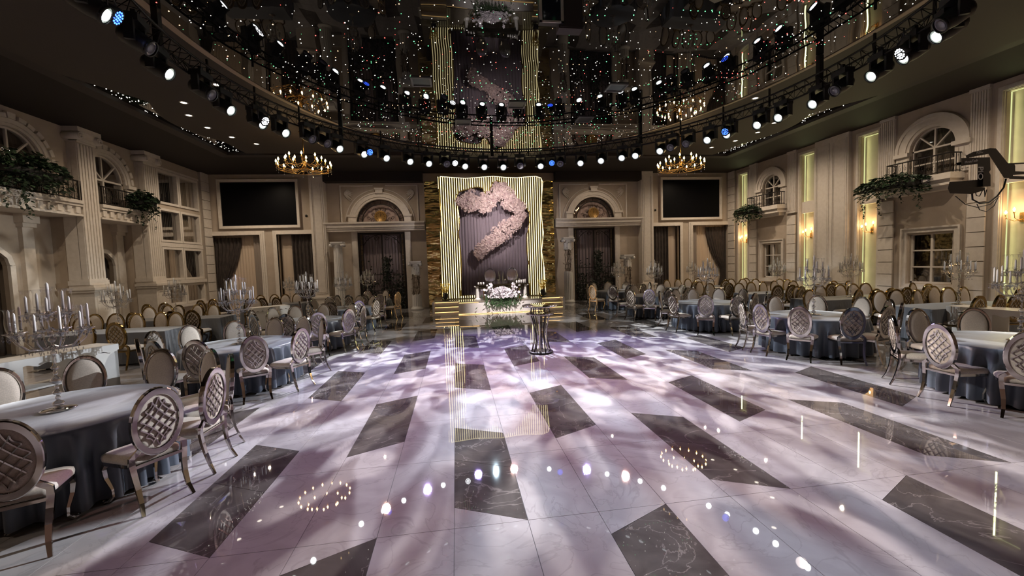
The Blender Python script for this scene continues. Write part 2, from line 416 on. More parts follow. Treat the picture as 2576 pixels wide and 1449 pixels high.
while cnt < 3000:
    x = rnd.uniform(-5, 9); y = rnd.uniform(2.0, 17.2)
    if ((x-EC[0])/(EA-.08))**2+((y-EC[1])/(EB-.08))**2 > 1: continue
    star(x, y, rnd.choice((.004, .006, .007, .009, .013)), rnd.choice((0, 0, 0, 0, 0, 1, 1, 2, 3))); cnt += 1
for k in range(70):      # short straight runs of coloured dots
    x = rnd.uniform(-4, 8); y = rnd.uniform(4, 15); c = rnd.choice((1, 2, 3, 0)); n_ = rnd.randint(3, 7)
    if ((x-EC[0])/(EA-1))**2+((y-EC[1])/(EB-1))**2 > 1: continue
    for j in range(n_): star(x+j*.14, y, .011, c)
cnt = 0
while cnt < 260:
    x = rnd.choice((rnd.uniform(-8.3, -6.8), rnd.uniform(10.8, 12.3))); y = rnd.uniform(9.2, 17.1); t = math.atan2(y-EC[1], x-EC[0])
    if math.hypot(x-EC[0], y-EC[1]) < outer_r(t)+.04: continue
    star(x, y, rnd.choice((.009, .012, .015)), 0, ZC-.024); cnt += 1
o = st.build('star_lights', None, ceiling, mats=[glow('star_white', (1, .96, .86), 5, False), glow('star_green', (.15, 1, .35), 4, False), glow('star_red', (1, .10, .08), 5, False), glow('star_amber', (1, .6, .3), 4, False)])
stuff(o)
for (x, y) in [atz(px, py, ZM)[:2] for px, py in ((1060, 205), (1550, 220), (1300, 263), (1165, 307), (1470, 300))]:
    v = MB(); border(v, x-.24, x+.24, y-.24, y+.24, .04, ZM-.03, ZM+.01); v.build('vent_frame', M('vent_grey', (.12, .11, .10), .5), ceiling); MB().box(x-.20, x+.20, y-.20, y+.20, ZM-.012, ZM+.01).build('vent_grille', BLACK, ceiling)

# ================================================================== WALLS
def wall(name, xf, u0, u1, holes, mat=WALL, depth=.45, v1=ZC, extra=None, backmat=None, n_=0.0):
    root = MB(xf)
    for a, b, c, d in rects(u0, u1, 0, v1, holes): root.box(a, b, c, d, n_-.2, n_)
    root.box(u0, u1, 0, v1, n_-depth-.1, n_-depth)
    if extra: extra(root)
    return struct(root.build(name, mat))
STR = {'trim': 0, 'window': 0, 'door': 0}
def trim(mb, mat=TRIM, name=None):
    STR['trim'] += 1; o = mb.build('trim_%d' % STR['trim'], mat); return struct(o)
def fluted(xf, u0, u1, v0, v1, n, nf=5, d=.03, base=True):
    """pilaster with raised flutes between grooves, base and necking"""
    mb = MB(xf); mb.box(u0, u1, v0, v1, -.15, n-d); w_ = (u1-u0)/(nf*1.0)
    for i in range(nf): mb.box(u0+w_*i+w_*.16, u0+w_*(i+1)-w_*.16, v0+.1, v1-.12, n-d, n)
    mb.box(u0-.02, u1+.02, v1-.1, v1, -.15, n+.02)
    if base: mb.box(u0-.02, u1+.02, v0, v0+.08, -.15, n+.02)
    return mb
def quoins(xf, u0, u1, v0, v1, n, h=.42, parent=None):
    """pilaster of separate rusticated blocks with recessed joints"""
    root = struct(MB(xf).box(u0+.02, u1-.02, v0, v1, -.15, n-.03).build('trim_%d' % (STR['trim']+1), LOWWALL)); STR['trim'] += 1
    k = max(1, round((v1-v0)/h)); h = (v1-v0)/k
    for i in range(k): MB(xf).box(u0, u1, v0+i*h+.012, v0+(i+1)*h-.012, n-.03, n+.012).build('block', TRIM, root)
    return root
def balustrade(root, xf, u0, u1, v0, v1, n):
    r = MB(xf)
    r.tube([(u0, v1, .02), (u0, v1, n), (u1, v1, n), (u1, v1, .02)], .022, 6); r.tube([(u0, v0+.05, .02), (u0, v0+.05, n), (u1, v0+.05, n), (u1, v0+.05, .02)], .015, 6)
    r.build('handrail', IRON, root)
    k = int((u1-u0)/.16); b = MB(xf)
    for i in range(k+1):
        u = u0+(u1-u0)*i/k; b.box(u-.008, u+.008, v0, v1, n-.008, n+.008)
        if i < k:
            uc = u+(u1-u0)/k/2; h = v1-v0
            for q in (.3, .68): b.tube([(uc+.05*sin(a*1.0)*(1-a/8), v0+h*q+.10*cos(a)*(1-a/9), n) for a in [j*.6 for j in range(11)]], .006, 4)
    for nn in (.12, n*.55): 
        for u in (u0, u1): b.box(u-.008, u+.008, v0, v1, nn-.008, nn+.008)
    b.build('baluster', IRON, root); return root
def window(xf, root_name, cu, hw, v0, v1, depth, arch=False, grid=(2, 2), fr=.05, curt=DRAPE, sheer=True, drape_low=False):
    """framed window: joinery, every pane, curtains behind; v1 is the springing line when arched"""
    STR['window'] += 1; fm = MB(xf); n0, n1 = -depth, -depth+.07
    fm.box(cu-hw, cu-hw+fr, v0, v1, n0, n1); fm.box(cu+hw-fr, cu+hw, v0, v1, n0, n1); fm.box(cu-hw, cu+hw, v0, v0+fr, n0, n1); fm.box(cu-hw, cu+hw, v1-fr/2, v1+fr/2, n0, n1)
    gu, gv = grid
    for i in range(1, gu): u = cu-hw+2*hw*i/gu; fm.box(u-fr*.55, u+fr*.55, v0, v1, n0, n1+.005)
    for j in range(1, gv): v = v0+(v1-v0)*(.42 if gv == 2 and not arch else j/gv); fm.box(cu-hw, cu+hw, v-fr*.4, v+fr*.4, n0, n1+.003)
    if arch:
        archband(fm, cu, v1, hw-fr, hw, n0, n1)
        for a in (45, 90, 135): 
            c_, s_ = cos(R(a)), sin(R(a)); fm.tube([(cu, v1, (n0+n1)/2), (cu+c_*(hw-.02), v1+s_*(hw-.02), (n0+n1)/2)], 1, flat=(fr*.75, .06), up=(0, 0, 1) if False else None)
    root = struct(fm.build('window_%d' % STR['window'], TRIM))
    us = [cu-hw+2*hw*i/gu for i in range(gu+1)]; vv = [v0+(v1-v0)*((.42 if j == 1 and gv == 2 and not arch else j/gv)) for j in range(gv+1)]
    for i in range(gu):
        for j in range(gv): MB(xf).box(us[i]+fr*.5, us[i+1]-fr*.5, vv[j]+fr*.4, vv[j+1]-fr*.4, n0+.03, n0+.035).build('pane', PANE, root)
    if arch:
        for q in range(4):
            A = arc(cu, v1+.02, hw-fr, R(45*q+2), R(45*q+43), 5); MB(xf).prism([(cu, v1+.03)]+A, n0+.03, n0+.035).build('pane', PANE, root)
    top = v1+(hw if arch else 0)
    c = MB(xf); folds(c, cu-hw, cu-hw*.02, v0, top, n0-.10, .03, .16, tie=(v0+(top-v0)*.3, -1, .2)); folds(c, cu+hw*.02, cu+hw, v0, top, n0-.10, .03, .16, tie=(v0+(top-v0)*.3, 1, .2)); c.build('curtain', curt, root)
    if sheer:
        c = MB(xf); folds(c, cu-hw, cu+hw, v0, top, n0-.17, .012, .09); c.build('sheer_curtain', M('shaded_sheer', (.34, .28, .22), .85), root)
    return root

# ---------------- right wall
NICHES = [(19.70, 20.32), (15.70, 16.36), (13.05, 13.71), (8.95, 9.61)]
NV0, NV1 = .35, 6.36
A1, A2 = (11.37, .64), (18.07, .58); SPR = 5.34
holes = [(a, b, NV0, NV1) for a, b in NICHES]
holes += [(c-h, c+h, 4.40, SPR+h) for c, h in (A1, A2)]+[(A1[0]-.62, A1[0]+.62, 1.0, 2.62), (A2[0]-.58, A2[0]+.58, 1.0, 2.62)]
def ex(mb):
    for c, h in (A1, A2): spandrel(mb, c, SPR, h, SPR+h, -.2, 0)
wall_right = wall('wall_right', frame_right, YF, YB, holes, extra=ex)
for (a, b) in NICHES:
    m_ = MB(frame_right)
    for w_, n1 in ((.16, .05), (.10, .085)): border(m_, a-w_, b+w_, NV0-w_, NV1+w_, w_-.02 if w_ > .1 else .06, -.02, n1)
    m_.box(a, b, 3.87, 4.36, -.19, .0)
    trim(m_)
    g = MB(frame_right); g.box(a+.03, b-.005, NV0, NV1, -.18, -.17) ; g.build('niche_back', WALL, wall_right)
    # lip on the frame hides the strip that lights the niche from its far and top edges
    l_ = MB(frame_right); l_.box(b-.008, b, NV0, NV1, -.165, -.13); l_.box(a, b, NV1-.008, NV1, -.165, -.13); l_.build('led_strip', NICHEGLOW, wall_right)
    o = lamp('niche_strip_light', 'AREA', (XR+.085, b-.03, (NV0+NV1)/2), 12, (.82, .90, .42), target=(XR+.16, a, (NV0+NV1)/2)); o.data.shape = 'RECTANGLE'; o.data.size = .05; o.data.size_y = NV1-NV0-.1
    o.rotation_euler = (R(90), 0, R(-196))
for (u0, u1) in ((19.02, 19.48), (16.60, 17.06), (12.45, 12.93), (9.93, 10.36)):
    trim(fluted(frame_right, u0, u1, 3.95, ZC, .10, 7))
    quoins(frame_right, u0, u1, 0, 3.85, .10, .44)
quoins(frame_right, 20.62, 21.15, 0, ZC, .12)
m_ = MB(frame_right); m_.box(14.08, 15.58, 0, ZC, -.02, .14)
for a, b in ((14.14, 14.78), (14.90, 15.52)): border(m_, a, b, .9, 6.5, .05, .13, .165); border(m_, a+.07, b-.07, .97, 6.43, .025, .13, .155)
trim(m_)
for (c, h), r1, ba, bb in ((A1, 1.04, 10.50, 12.42), (A2, .94, 17.16, 19.2)):
    m_ = MB(frame_right)
    for q, (ra, rb, nn) in enumerate(((h, h+.09, .06), (h+.09, r1-.1, .10), (r1-.1, r1, .14))): archband(m_, c, SPR, ra, rb, -.02, nn)
    for s_ in (-1, 1):
        e0, e1 = sorted((c+s_*h, c+s_*r1)); m_.box(e0-.03, e1+.03, SPR-.12, SPR, -.02, .17); m_.box(e0, e1, 4.42, SPR-.12, -.02, .07)
        for q in range(3): uu = e0+(e1-e0)*(q+.5)/3; m_.box(uu-.035, uu+.035, 4.5, SPR-.2, .06, .09)
    trim(m_)
    window(frame_right, 'w', c, h, 4.42, SPR, .14, arch=True, grid=(2, 2))
    window(frame_right, 'w', c, h-.03, 1.0, 2.62, .14, grid=(2, 3), fr=.055)
    m_ = MB(frame_right); border(m_, c-h-.2, c+h+.2, .80, 2.84, .17, -.02, .05); border(m_, c-h-.2, c+h+.2, .80, 2.84, .05, .04, .09); trim(m_)
    m_ = MB(frame_right); m_.box(ba, bb, 4.22, 4.40, -.02, .52); m_.box(ba+.06, bb-.06, 4.05, 4.22, -.02, .44); m_.box(ba+.14, bb-.14, 3.92, 4.05, -.02, .30); trim(m_)
    bl = thing('balcony_railing', 'black wrought iron balcony railing under the %s arched window of the right wall' % ('nearer' if c < 14 else 'farther'), 'railing', (0, 0, 0))
    balustrade(bl, frame_right, ba+.05, bb-.05, 4.40, 4.98, .47)
struct(MB(frame_right).box(YF, YB, 0, .22, -.02, .03).build('baseboard_right', TRIM))

# ---------------- back wall
def mir(x, s): return x if s < 0 else 2*XM-x
holes = []; ARC = (-3.48, 1.15, 4.30)
for s in (-1, 1):
    for a, b, c, d in ((-11.24, -9.08, 0, 3.85), (-8.33, -6.68, 0, 3.85), (-4.63, -2.35, 0, 3.85), (ARC[0]-ARC[1], ARC[0]+ARC[1], ARC[2], ARC[2]+ARC[1])):
        x0, x1 = sorted((mir(a, s), mir(b, s))); holes.append((x0, x1, c, d))
def ex(mb):
    for s in (-1, 1): spandrel(mb, mir(ARC[0], s), ARC[2], ARC[1], ARC[2]+ARC[1], -.2, 0)
wall_back = wall('wall_back', frame_back, XL-1, XR+.4, holes, extra=ex, depth=.5)
# dark bulkhead over the arches, hammered gold mirror behind the stage
for s in (-1, 1):
    x0, x1 = sorted((mir(-5.97, s), mir(-1.33, s))); MB(frame_back).box(x0, x1, 6.26, ZC, -.02, .5).build('bulkhead', CEIL, wall_back)
g = MB(frame_back)
g.box(-1.3, 5.28, .0, 6.32, -.02, .06)
g.build('gold_mirror_panel', GOLDFOIL, wall_back)
MB(frame_back).box(-1.33, 5.31, 6.32, ZC, -.02, .12).build('tan_band', FASCIA, wall_back)
for s in (-1, 1):
    side = 'left' if s < 0 else 'right'
    def bx(mb, a, b, c, d, n0, n1): x0, x1 = sorted((mir(a, s), mir(b, s))); mb.box(x0, x1, c, d, n0, n1)
    m_ = MB(frame_back); bx(m_, -6.62, -5.97, 0, ZC, -.02, .45)
    x0, x1 = sorted((mir(-6.55, s), mir(-6.04, s))); border(m_, x0, x1, .95, 6.5, .045, .44, .475); border(m_, x0+.07, x1-.07, 1.02, 6.43, .02, .44, .465)
    bx(m_, -6.72, -5.9, 0, .78, -.02, .52); bx(m_, -6.76, -5.86, .72, .80, -.02, .56); trim(m_)
    m_ = MB(frame_back)
    for q, (v0, v1, nn) in enumerate(((3.90, 4.0, .34), (4.0, 4.08, .38), (4.08, 4.25, .42), (4.25, 4.33, .48))): bx(m_, -6.10, -1.33, v0, v1, -.02, nn)
    trim(m_)
    # screen surround and screen
    x0, x1 = sorted((mir(-10.80, s), mir(-7.22, s)))
    m_ = MB(frame_back); border(m_, x0, x1, 4.16, 6.46, .13, -.02, .10); border(m_, x0, x1, 4.16, 6.46, .05, .09, .14); trim(m_)
    t = thing('wall_screen', 'large black wall screen in a white frame on the %s' % side, 'screen', ((x0+x1)/2, YB, 4.29))
    MB().box(x0+.14-(x0+x1)/2, x1-.14-(x0+x1)/2, -.06, -.005, 0, 2.03).build('display_panel', M('switched_off_display', (.003, .003, .004), .35, spec=.12), t)
    b_ = MB(); border(b_, x0+.131-(x0+x1)/2, x1-.131-(x0+x1)/2, 0, 2.03, .015, 0, .01); o = b_.build('bezel', BLACK, t); o.rotation_euler = (pi/2, 0, 0); o.location = (0, -.06, 0)
    sp = thing('wall_speaker', 'tiny round black wall speaker beside the %s screen' % side, 'speaker', (mir(-6.95, s), YB, 4.72))
    o = MB().lathe([(.05, 0), (.06, .02), (.045, .05), (.001, .055)], seg=14).build('speaker_cone', BLACK, sp); o.rotation_euler = (pi/2, 0, 0)
    # curtained openings
    for a, b in ((-11.24, -9.08), (-8.33, -6.68)):
        m_ = MB(frame_back); x0, x1 = sorted((mir(a, s), mir(b, s)))
        for w_, nn in ((.2, .04), (.12, .08), (.05, .11)):
            bx(m_, a-w_ if a > -11 else a, b+w_ if b < -7 else b, 3.85, 3.85+w_, -.02, nn)
            if b < -7: bx(m_, b, b+w_, 0, 3.85, -.02, nn)
            if a > -11: bx(m_, a-w_, a, 0, 3.85, -.02, nn)
        trim(m_)
        STR['door'] += 1
        d = MB(frame_back); d.box(x0, x1, 0, 3.85, -.49, -.46); root = struct(d.build('door_%d' % STR['door'], LOWWALL))
        if a < -9:
            c = MB(frame_back); folds(c, x0, x1, 0, 3.85, -.30, .02, .13); c.build('sheer_curtain', SHEER, root)
            c = MB(frame_back); e0, e1 = sorted((mir(-11.2, s), mir(-10.0, s))); folds(c, e0, e1, 0, 3.75, -.16, .045, .17, tie=(1.3, -1 if s < 0 else 1, .3)); c.build('tied_back_curtain', DRAPE, root)
            c = MB(frame_back); e0, e1 = sorted((mir(-9.5, s), mir(-9.1, s))); folds(c, e0, e1, 0, 3.8, -.2, .03, .14); c.build('side_curtain', M('grey_beige_curtain', (.30, .25, .21), .8), root)
        else:
            c = MB(frame_back); e0, e1 = sorted((mir(-7.75, s), mir(-6.68, s))); folds(c, e0, e1, 0, 3.84, -.16, .05, .17); c.build('straight_curtain', DRAPE, root)
            c = MB(frame_back); e0, e1 = sorted((mir(-8.3, s), mir(-7.7, s))); folds(c, e0, e1, 0, 3.84, -.34, .015, .3); c.build('pale_side_panel', SHEER, root)
    # moulded arch
    cx = mir(ARC[0], s); r0, sp_ = ARC[1], ARC[2]
    m_ = MB(frame_back)
    for ra, rb, nn in ((r0, r0+.10, .05), (r0+.10, r0+.28, .09), (r0+.28, r0+.34, .13)): archband(m_, cx, sp_+.02, ra, rb, -.02, nn, 28)
    for q in (-1, 1):
        e0, e1 = sorted((cx+q*r0, cx+q*(r0+.36))); m_.box(e0-.03, e1+.03, 4.62, 4.72, -.02, .17); m_.box(e0, e1, 4.33, 4.62, -.02, .12)
    m_.box(cx-.17, cx+.17, 5.74, 5.98, -.02, .18); m_.box(cx-.21, cx+.21, 5.92, 6.0, -.02, .2)
    trim(m_)
    m_ = MB(frame_back)      # spandrel panels either side of the arch
    for q in (-1, 1):
        e0, e1 = cx+q*.30, cx+q*1.86; a0, a1 = sorted((e0, e1)); m_.box(a0, a1, 6.10, 6.16, -.02, .06)
        b0, b1 = sorted((cx+q*1.80, cx+q*1.86)); m_.box(b0, b1, 4.38, 6.10, -.02, .06)
        th0, th1 = (80, 4)
        P = [(cx+q*1.66*cos(R(th0+(th1-th0)*i/14)), sp_+1.66*sin(R(th0+(th1-th0)*i/14)), .02) for i in range(15)]
        m_.tube(P, .028, 6)
        # acanthus relief
        for k in range(9):
            a = R(8+k*9.5); L = .30+.13*sin(k*2.3); bx_, bz = cx+q*1.62, 5.92
            for j in range(2):
                da = R(14)*(j-.5); P = [(bx_-q*(L*(t/6))*cos(a+da+.5*sin(t*.9)), bz-(L*(t/6)*1.5)*sin(a+da)+.03*sin(t+k), .03) for t in range(1, 7)]
                m_.tube(P, [.016+.016*sin(i*.9) for i in range(6)], 5)
    trim(m_)
    STR['door'] += 1      # iron gate with scrollwork in front of a mauve curtain
    dx0, dx1 = sorted((mir(-4.63, s), mir(-2.35, s))); fr = MB(frame_back)
    border(fr, dx0, dx1, 0, 3.85, .10, -.15, -.05); fr.box((dx0+dx1)/2-.03, (dx0+dx1)/2+.03, 0, 3.85, -.12, -.04); border(fr, dx0+.2, dx1-.2, .03, 3.82, .035, -.12, -.06)
    for v in (.95, 1.75): fr.box(dx0+.2, dx1-.2, v-.015, v+.015, -.11, -.07)
    gate = struct(fr.build('door_%d' % STR['door'], IRON))
    bars = MB(frame_back); nb = 12
    for i in range(1, nb): u = dx0+.2+(dx1-dx0-.4)*i/nb; bars.box(u-.008, u+.008, .05, 3.3+.35*sin(pi*i/nb), -.10, -.084)
    bars.build('bar', IRON, gate)
    sc_ = MB(frame_back); rr = random.Random(5+s)
    def scroll(u, v, r, dr, mb_=sc_, nn=-.06, t_=.012): mb_.tube([(u+dr*r*(1-a/13)*cos(a), v+r*(1-a/13)*sin(a), nn) for a in [j*.55 for j in range(18)]], t_, 4)
    for u in (dx0+.45, (dx0+dx1)/2-.25, (dx0+dx1)/2+.25, dx1-.45):
        for v in (3.55, .35, .75, 1.35): scroll(u, v, .13, 1 if v > 1 else -1)
    for q in (-1, 1): sc_.tube([((dx0+dx1)/2+q*.93*sin(a), 2.95+.8*cos(a), -.07) for a in [j*pi/2/10 for j in range(11)]], .014, 5)
    sc_.build('scrollwork', IRON, gate)
    pl = MB(frame_back)
    for q in range(2):
        e = dx0+.11 if q == 0 else dx1-.19
        for k in range(14): pl.box(e, e+.08, .1+k*.265, .1+k*.265+.24, -.12, -.10)
    pl.build('side_light_pane', M('amber_glass', (.10, .07, .04), .2), gate)
    lf = MB(frame_back)
    for k in range(1100):
        u = rr.choice((dx0+.45, (dx0+dx1)/2+.12, dx1-.4))+rr.gauss(0, .17); v = abs(rr.gauss(.6, .55)); 
        if rr.random() < .22: u = (dx0+dx1)/2+.2+rr.gauss(0, .10); v = rr.uniform(1.4, 2.6)
        u = min(max(u, dx0+.12), dx1-.12); a = rr.uniform(0, 6.28); L = rr.uniform(.04, .09); nn = -.05+rr.uniform(0, .07)
        lf.add([(u, v, nn), (u+L*cos(a+.5), v+L*sin(a+.5), nn+.02), (u+1.6*L*cos(a), v+1.6*L*sin(a), nn), (u+L*cos(a-.5), v+L*sin(a-.5), nn-.015)], [(0, 1, 2, 3)])
    stuff(lf.build('climbing_foliage', M('dark_gate_foliage', (.012, .018, .010), .6), gate))
    c = MB(frame_back); folds(c, dx0, dx1, 0, 3.85, -.33, .03, .19); c.build('mauve_curtain', M('grey_mauve_curtain', (.33, .27, .28), .8), gate)
    # fanlight above with clock and scrolls
    STR['window'] += 1; fr = MB(frame_back); archband(fr, cx, sp_+.03, r0-.06, r0, -.15, -.05, 24); archband(fr, cx, sp_+.03, r0-.26, r0-.22, -.13, -.06, 24)
    for a in (12, 45, 90, 135, 168): fr.tube([(cx+cos(R(a))*(r0-.24), sp_+.03+sin(R(a))*(r0-.24), -.1), (cx+cos(R(a))*(r0-.03), sp_+.03+sin(R(a))*(r0-.03), -.1)], .012, 4)
    fan = struct(fr.build('window_%d' % STR['window'], IRON))
    g = MB(frame_back)
    for q in (-1, 1):
        for (du, dv, r_) in ((.42, .10, .12), (.34, .36, .11), (.58, .2, .09), (.16, .56, .07)): scroll(cx+q*du, sp_+.06+dv, r_, q, g, -.08, .010)
        for du in (.2, .0): g.tube([(cx+q*du, sp_+.45, -.08), (cx+q*du*1.3, sp_+.74, -.08)], .01, 4)
    g.build('scroll_ironwork', IRON, fan)
    for k in range(8):
        a0, a1 = R(180*k/8+1.5), R(180*(k+1)/8-1.5); A = arc(cx, sp_+.03, r0-.07, a0, a1, 3); B = arc(cx, sp_+.03, r0-.21, a1, a0, 3); MB(frame_back).prism(A+B, -.105, -.10).build('pane', PANE, fan)
    c = MB(frame_back); folds(c, cx-r0, cx+r0, sp_-.3, sp_+r0, -.33, .03, .24); c.build('mauve_curtain', M('fanlight_curtain', (.50, .38, .33), .8), fan)
    ck = thing('wall_clock', 'round gold clock in the arched fanlight above the %s iron gate' % side, 'clock', (cx, YB+.02, 4.62))
    o = MB().lathe([(.27, 0), (.30, .02), (.29, .05), (.25, .05), (.24, .035), (.001, .035)], seg=28).build('clock_face', M('old_gold', (.34, .20, .06), .45, .6), ck); o.rotation_euler = (pi/2, 0, 0)
    h_ = MB(); nm_ = MB()
    for k in range(12):
        a = k*pi/6; nm_.box(.19*cos(a)-.012, .19*cos(a)+.012, .19*sin(a)-.012, .19*sin(a)+.012, .036, .042)
    h_.tube([(0, 0, .045), (.03, .13, .045)], .006, 4); h_.tube([(0, 0, .045), (.01, .18, .045)], .004, 4)
    o = h_.build('clock_hands', IRON, ck); o.rotation_euler = (pi/2, 0, 0); o = stuff(nm_.build('numerals', IRON, ck)); o.rotation_euler = (pi/2, 0, 0)
    # stone jamb either side of the gate
    m_ = MB(frame_back)
    for e in (-4.90, -2.35): 
        e0, e1 = sorted((mir(e, s), mir(e+.27, s))); m_.box(e0, e1, 0, 3.9, -.02, .05); m_.box(e0+.04, e1-.04, .1, 3.85, .04, .065)
    trim(m_)
struct(MB(frame_back).box(-6, -4.9, 0, .15, -.02, .03).build('baseboard_back', TRIM))

# ---------------- left wall: columns, false balconies, arcade below, curtained lattice windows
AL = [(12.88, .83), (15.84, .83)]; WT = [(4.95, 6.20), (3.45, 4.68), (1.92, 3.15), (.90, 1.66)]; WU = [(17.92, 19.08), (19.20, 20.42)]
holes = [(c-h, c+h, 4.45, 5.35+h) for c, h in AL]
def ex(mb):
    for c, h in AL: spandrel(mb, c, 5.35, h, 5.35+h, -.45, -.25)
wl = MB(frame_left)
for a, b, c, d in rects(YF, 17.55, 4.0, ZC, holes): wl.box(a, b, c, d, -.45, -.25)
wl.box(YF, 17.6, 4.0, ZC, -.9, -.8)
for a, b, c, d in rects(17.55, YB, 0, ZC, [(u0, u1, v0, v1) for u0, u1 in WU for v0, v1 in WT]): wl.box(a, b, c, d, -.2, 0)
wl.box(17.55, YB, 0, ZC, -.75, -.65); ex(wl)
LA = [(12.3, .98), (15.9, .95)]
for a, b, c, d in rects(YF, 17.2, 0, 4.0, [(c-h, c+h, 0, 3.05) for c, h in LA]): wl.box(a, b, c, d, -1.1, -.9)
for c, h in LA: 
    A = [(c+h, 2.5), (c+h*.93, 2.72), (c+h*.65, 2.95), (c+h*.3, 3.04), (c, 3.05), (c-h*.3, 3.04), (c-h*.65, 2.95), (c-h*.93, 2.72), (c-h, 2.5)]
    for i in range(4): wl.add([(A[i][0], A[i][1], -1.1), (A[i+1][0], A[i+1][1], -1.1), (A[i+1][0], 3.05, -1.1), (A[i][0], 3.05, -1.1), (A[i][0], A[i][1], -.9), (A[i+1][0], A[i+1][1], -.9), (A[i+1][0], 3.05, -.9), (A[i][0], 3.05, -.9)], [(0, 1, 2, 3), (7, 6, 5, 4), (0, 4, 5, 1)])
    for i in range(4, 8): wl.add([(A[i][0], A[i][1], -1.1), (A[i+1][0], A[i+1][1], -1.1), (A[i+1][0], 3.05, -1.1), (A[i][0], 3.05, -1.1), (A[i][0], A[i][1], -.9), (A[i+1][0], A[i+1][1], -.9), (A[i+1][0], 3.05, -.9), (A[i][0], 3.05, -.9)], [(0, 1, 2, 3), (7, 6, 5, 4), (0, 4, 5, 1)])
wl.box(YF, 17.6, 0, 4.0, -1.35, -1.30); wl.box(17.23, 17.56, 0, 4.0, -1.3, -.22); wl.box(17.1, 17.3, 0, 4.0, -1.3, -.9); wl.box(14.55, 15.1, 0, 4.0, -.9, -.35)
wall_left = struct(fixn(wl.build('wall_left', WALL)))
for c, h in LA:
    c_ = MB(frame_left); folds(c_, c-h, c+h, 0, 3.05, -1.2, .04, .18); STR['door'] += 1; struct(c_.build('door_%d' % STR['door'], DRAPE))
    m_ = MB(frame_left)
    for q in (-1, 1): m_.box(c+q*h-.07, c+q*h+.07, 0, 2.5, -.92, -.84)
    m_.tube([(c+h, 2.5, -.88), (c+h*.93, 2.74, -.88), (c+h*.65, 2.98, -.88), (c, 3.09, -.88), (c-h*.65, 2.98, -.88), (c-h*.93, 2.74, -.88), (c-h, 2.5, -.88)], 1, flat=(.14, .08)); trim(m_)
for u in (13.72, 17.0, 11.1):
    m_ = MB(frame_left); m_.box(u-.16, u+.16, 0, 3.85, -.92, -.78); m_.box(u-.24, u+.24, 3.72, 4.0, -.92, -.66); m_.box(u-.2, u+.2, 3.6, 3.72, -.92, -.72); trim(m_)
def volute(mb, u, v, n, r, d, axis_n=.16):
    mb.tube([(u+d*r*(1-a/14)*cos(a), v+r*(1-a/14)*sin(a), n) for a in [j*.6 for j in range(19)]], .022, 5)
for u0, u1 in ((14.50, 15.14), (17.20, 17.84)):
    m_ = fluted(frame_left, u0, u1, 1.86, 6.34, .06, 6, .035, False); m_.box(u0, u1, 1.86, 6.3, -.5, -.14)
    m_.box(u0-.05, u1+.05, 1.86, 2.0, -.5, .10); m_.box(u0-.02, u1+.02, 2.0, 2.05, -.4, .08)
    m_.box(u0-.10, u1+.10, 6.56, ZC, -.5, .20); m_.box(u0-.02, u1+.02, 6.30, 6.40, -.5, .10); m_.box(u0-.03, u1+.03, 6.40, 6.56, -.5, .12)
    for q in (u0-.03, u1+.03):
        m_.tube([(q, 6.44, -.3), (q, 6.44, .2)], .12, 12); volute(m_, q, 6.44, .21, .11, 1 if q < (u0+u1)/2 else -1)
    trim(m_)
    m_ = MB(frame_left); m_.box(u0+.0, u1+.12, 0, 1.62, -.5, .16); m_.box(u0-.06, u1+.18, 1.62, 1.70, -.5, .22); m_.box(u0-.1, u1+.22, 1.70, 1.78, -.5, .26); m_.box(u0-.02, u1+.14, 1.78, 1.86, -.5, .18); m_.box(u0-.04, u1+.16, 0, .2, -.5, .2)
    border(m_, u0+.08, u1+.04, .32, 1.5, .03, .15, .175); trim(m_)
for (a, b), nm in (((11.0, 14.48), 'nearer'), ((15.16, 17.18), 'farther')):
    m_ = MB(frame_left); m_.box(a, b, 4.36, 4.46, -.5, .14); m_.box(a, b, 4.28, 4.36, -.5, .10); m_.box(a, b, 4.04, 4.28, -.9, .02); m_.box(a, b, 3.98, 4.04, -.95, .08)
    k = int((b-a)/.27)
    for i in range(k): u = a+(b-a)*(i+.5)/k; m_.box(u-.075, u+.075, 4.07, 4.27, .01, .075)
    trim(m_)
    bl = thing('balcony_railing', 'black wrought iron railing on the %s balcony of the left wall' % nm, 'railing'); balustrade(bl, frame_left, a+.1, b-.06, 4.46, 5.05, .06)
for c, h in AL:
    window(lambda u, v, n: frame_left(u, v, n-.25), 'w', c, h, 4.46, 5.35, .12, arch=True, grid=(2, 1), fr=.06, curt=DRAPE2)
    m_ = MB(lambda u, v, n: frame_left(u, v, n-.25))
    for ra, rb, nn in ((h, h+.08, .05), (h+.08, h+.2, .08)): archband(m_, c, 5.35, ra, rb, -.02, nn)
    k = 13
    for i in range(k):      # carved voussoirs
        a0, a1 = pi*i/k+.03, pi*(i+1)/k-.03; A = arc(c, 5.35, h+.2, a0, a1, 2); B = arc(c, 5.35, h+.31+(.05 if i == k//2 else 0), a1, a0, 2); m_.prism(A+B, -.02, .11+.02*(i % 2))
    for q in (-1, 1): e0, e1 = sorted((c+q*h, c+q*(h+.32))); m_.box(e0-.02, e1+.02, 5.22, 5.34, -.02, .16); m_.box(e0, e1, 4.46, 5.22, -.02, .08)
    trim(m_)
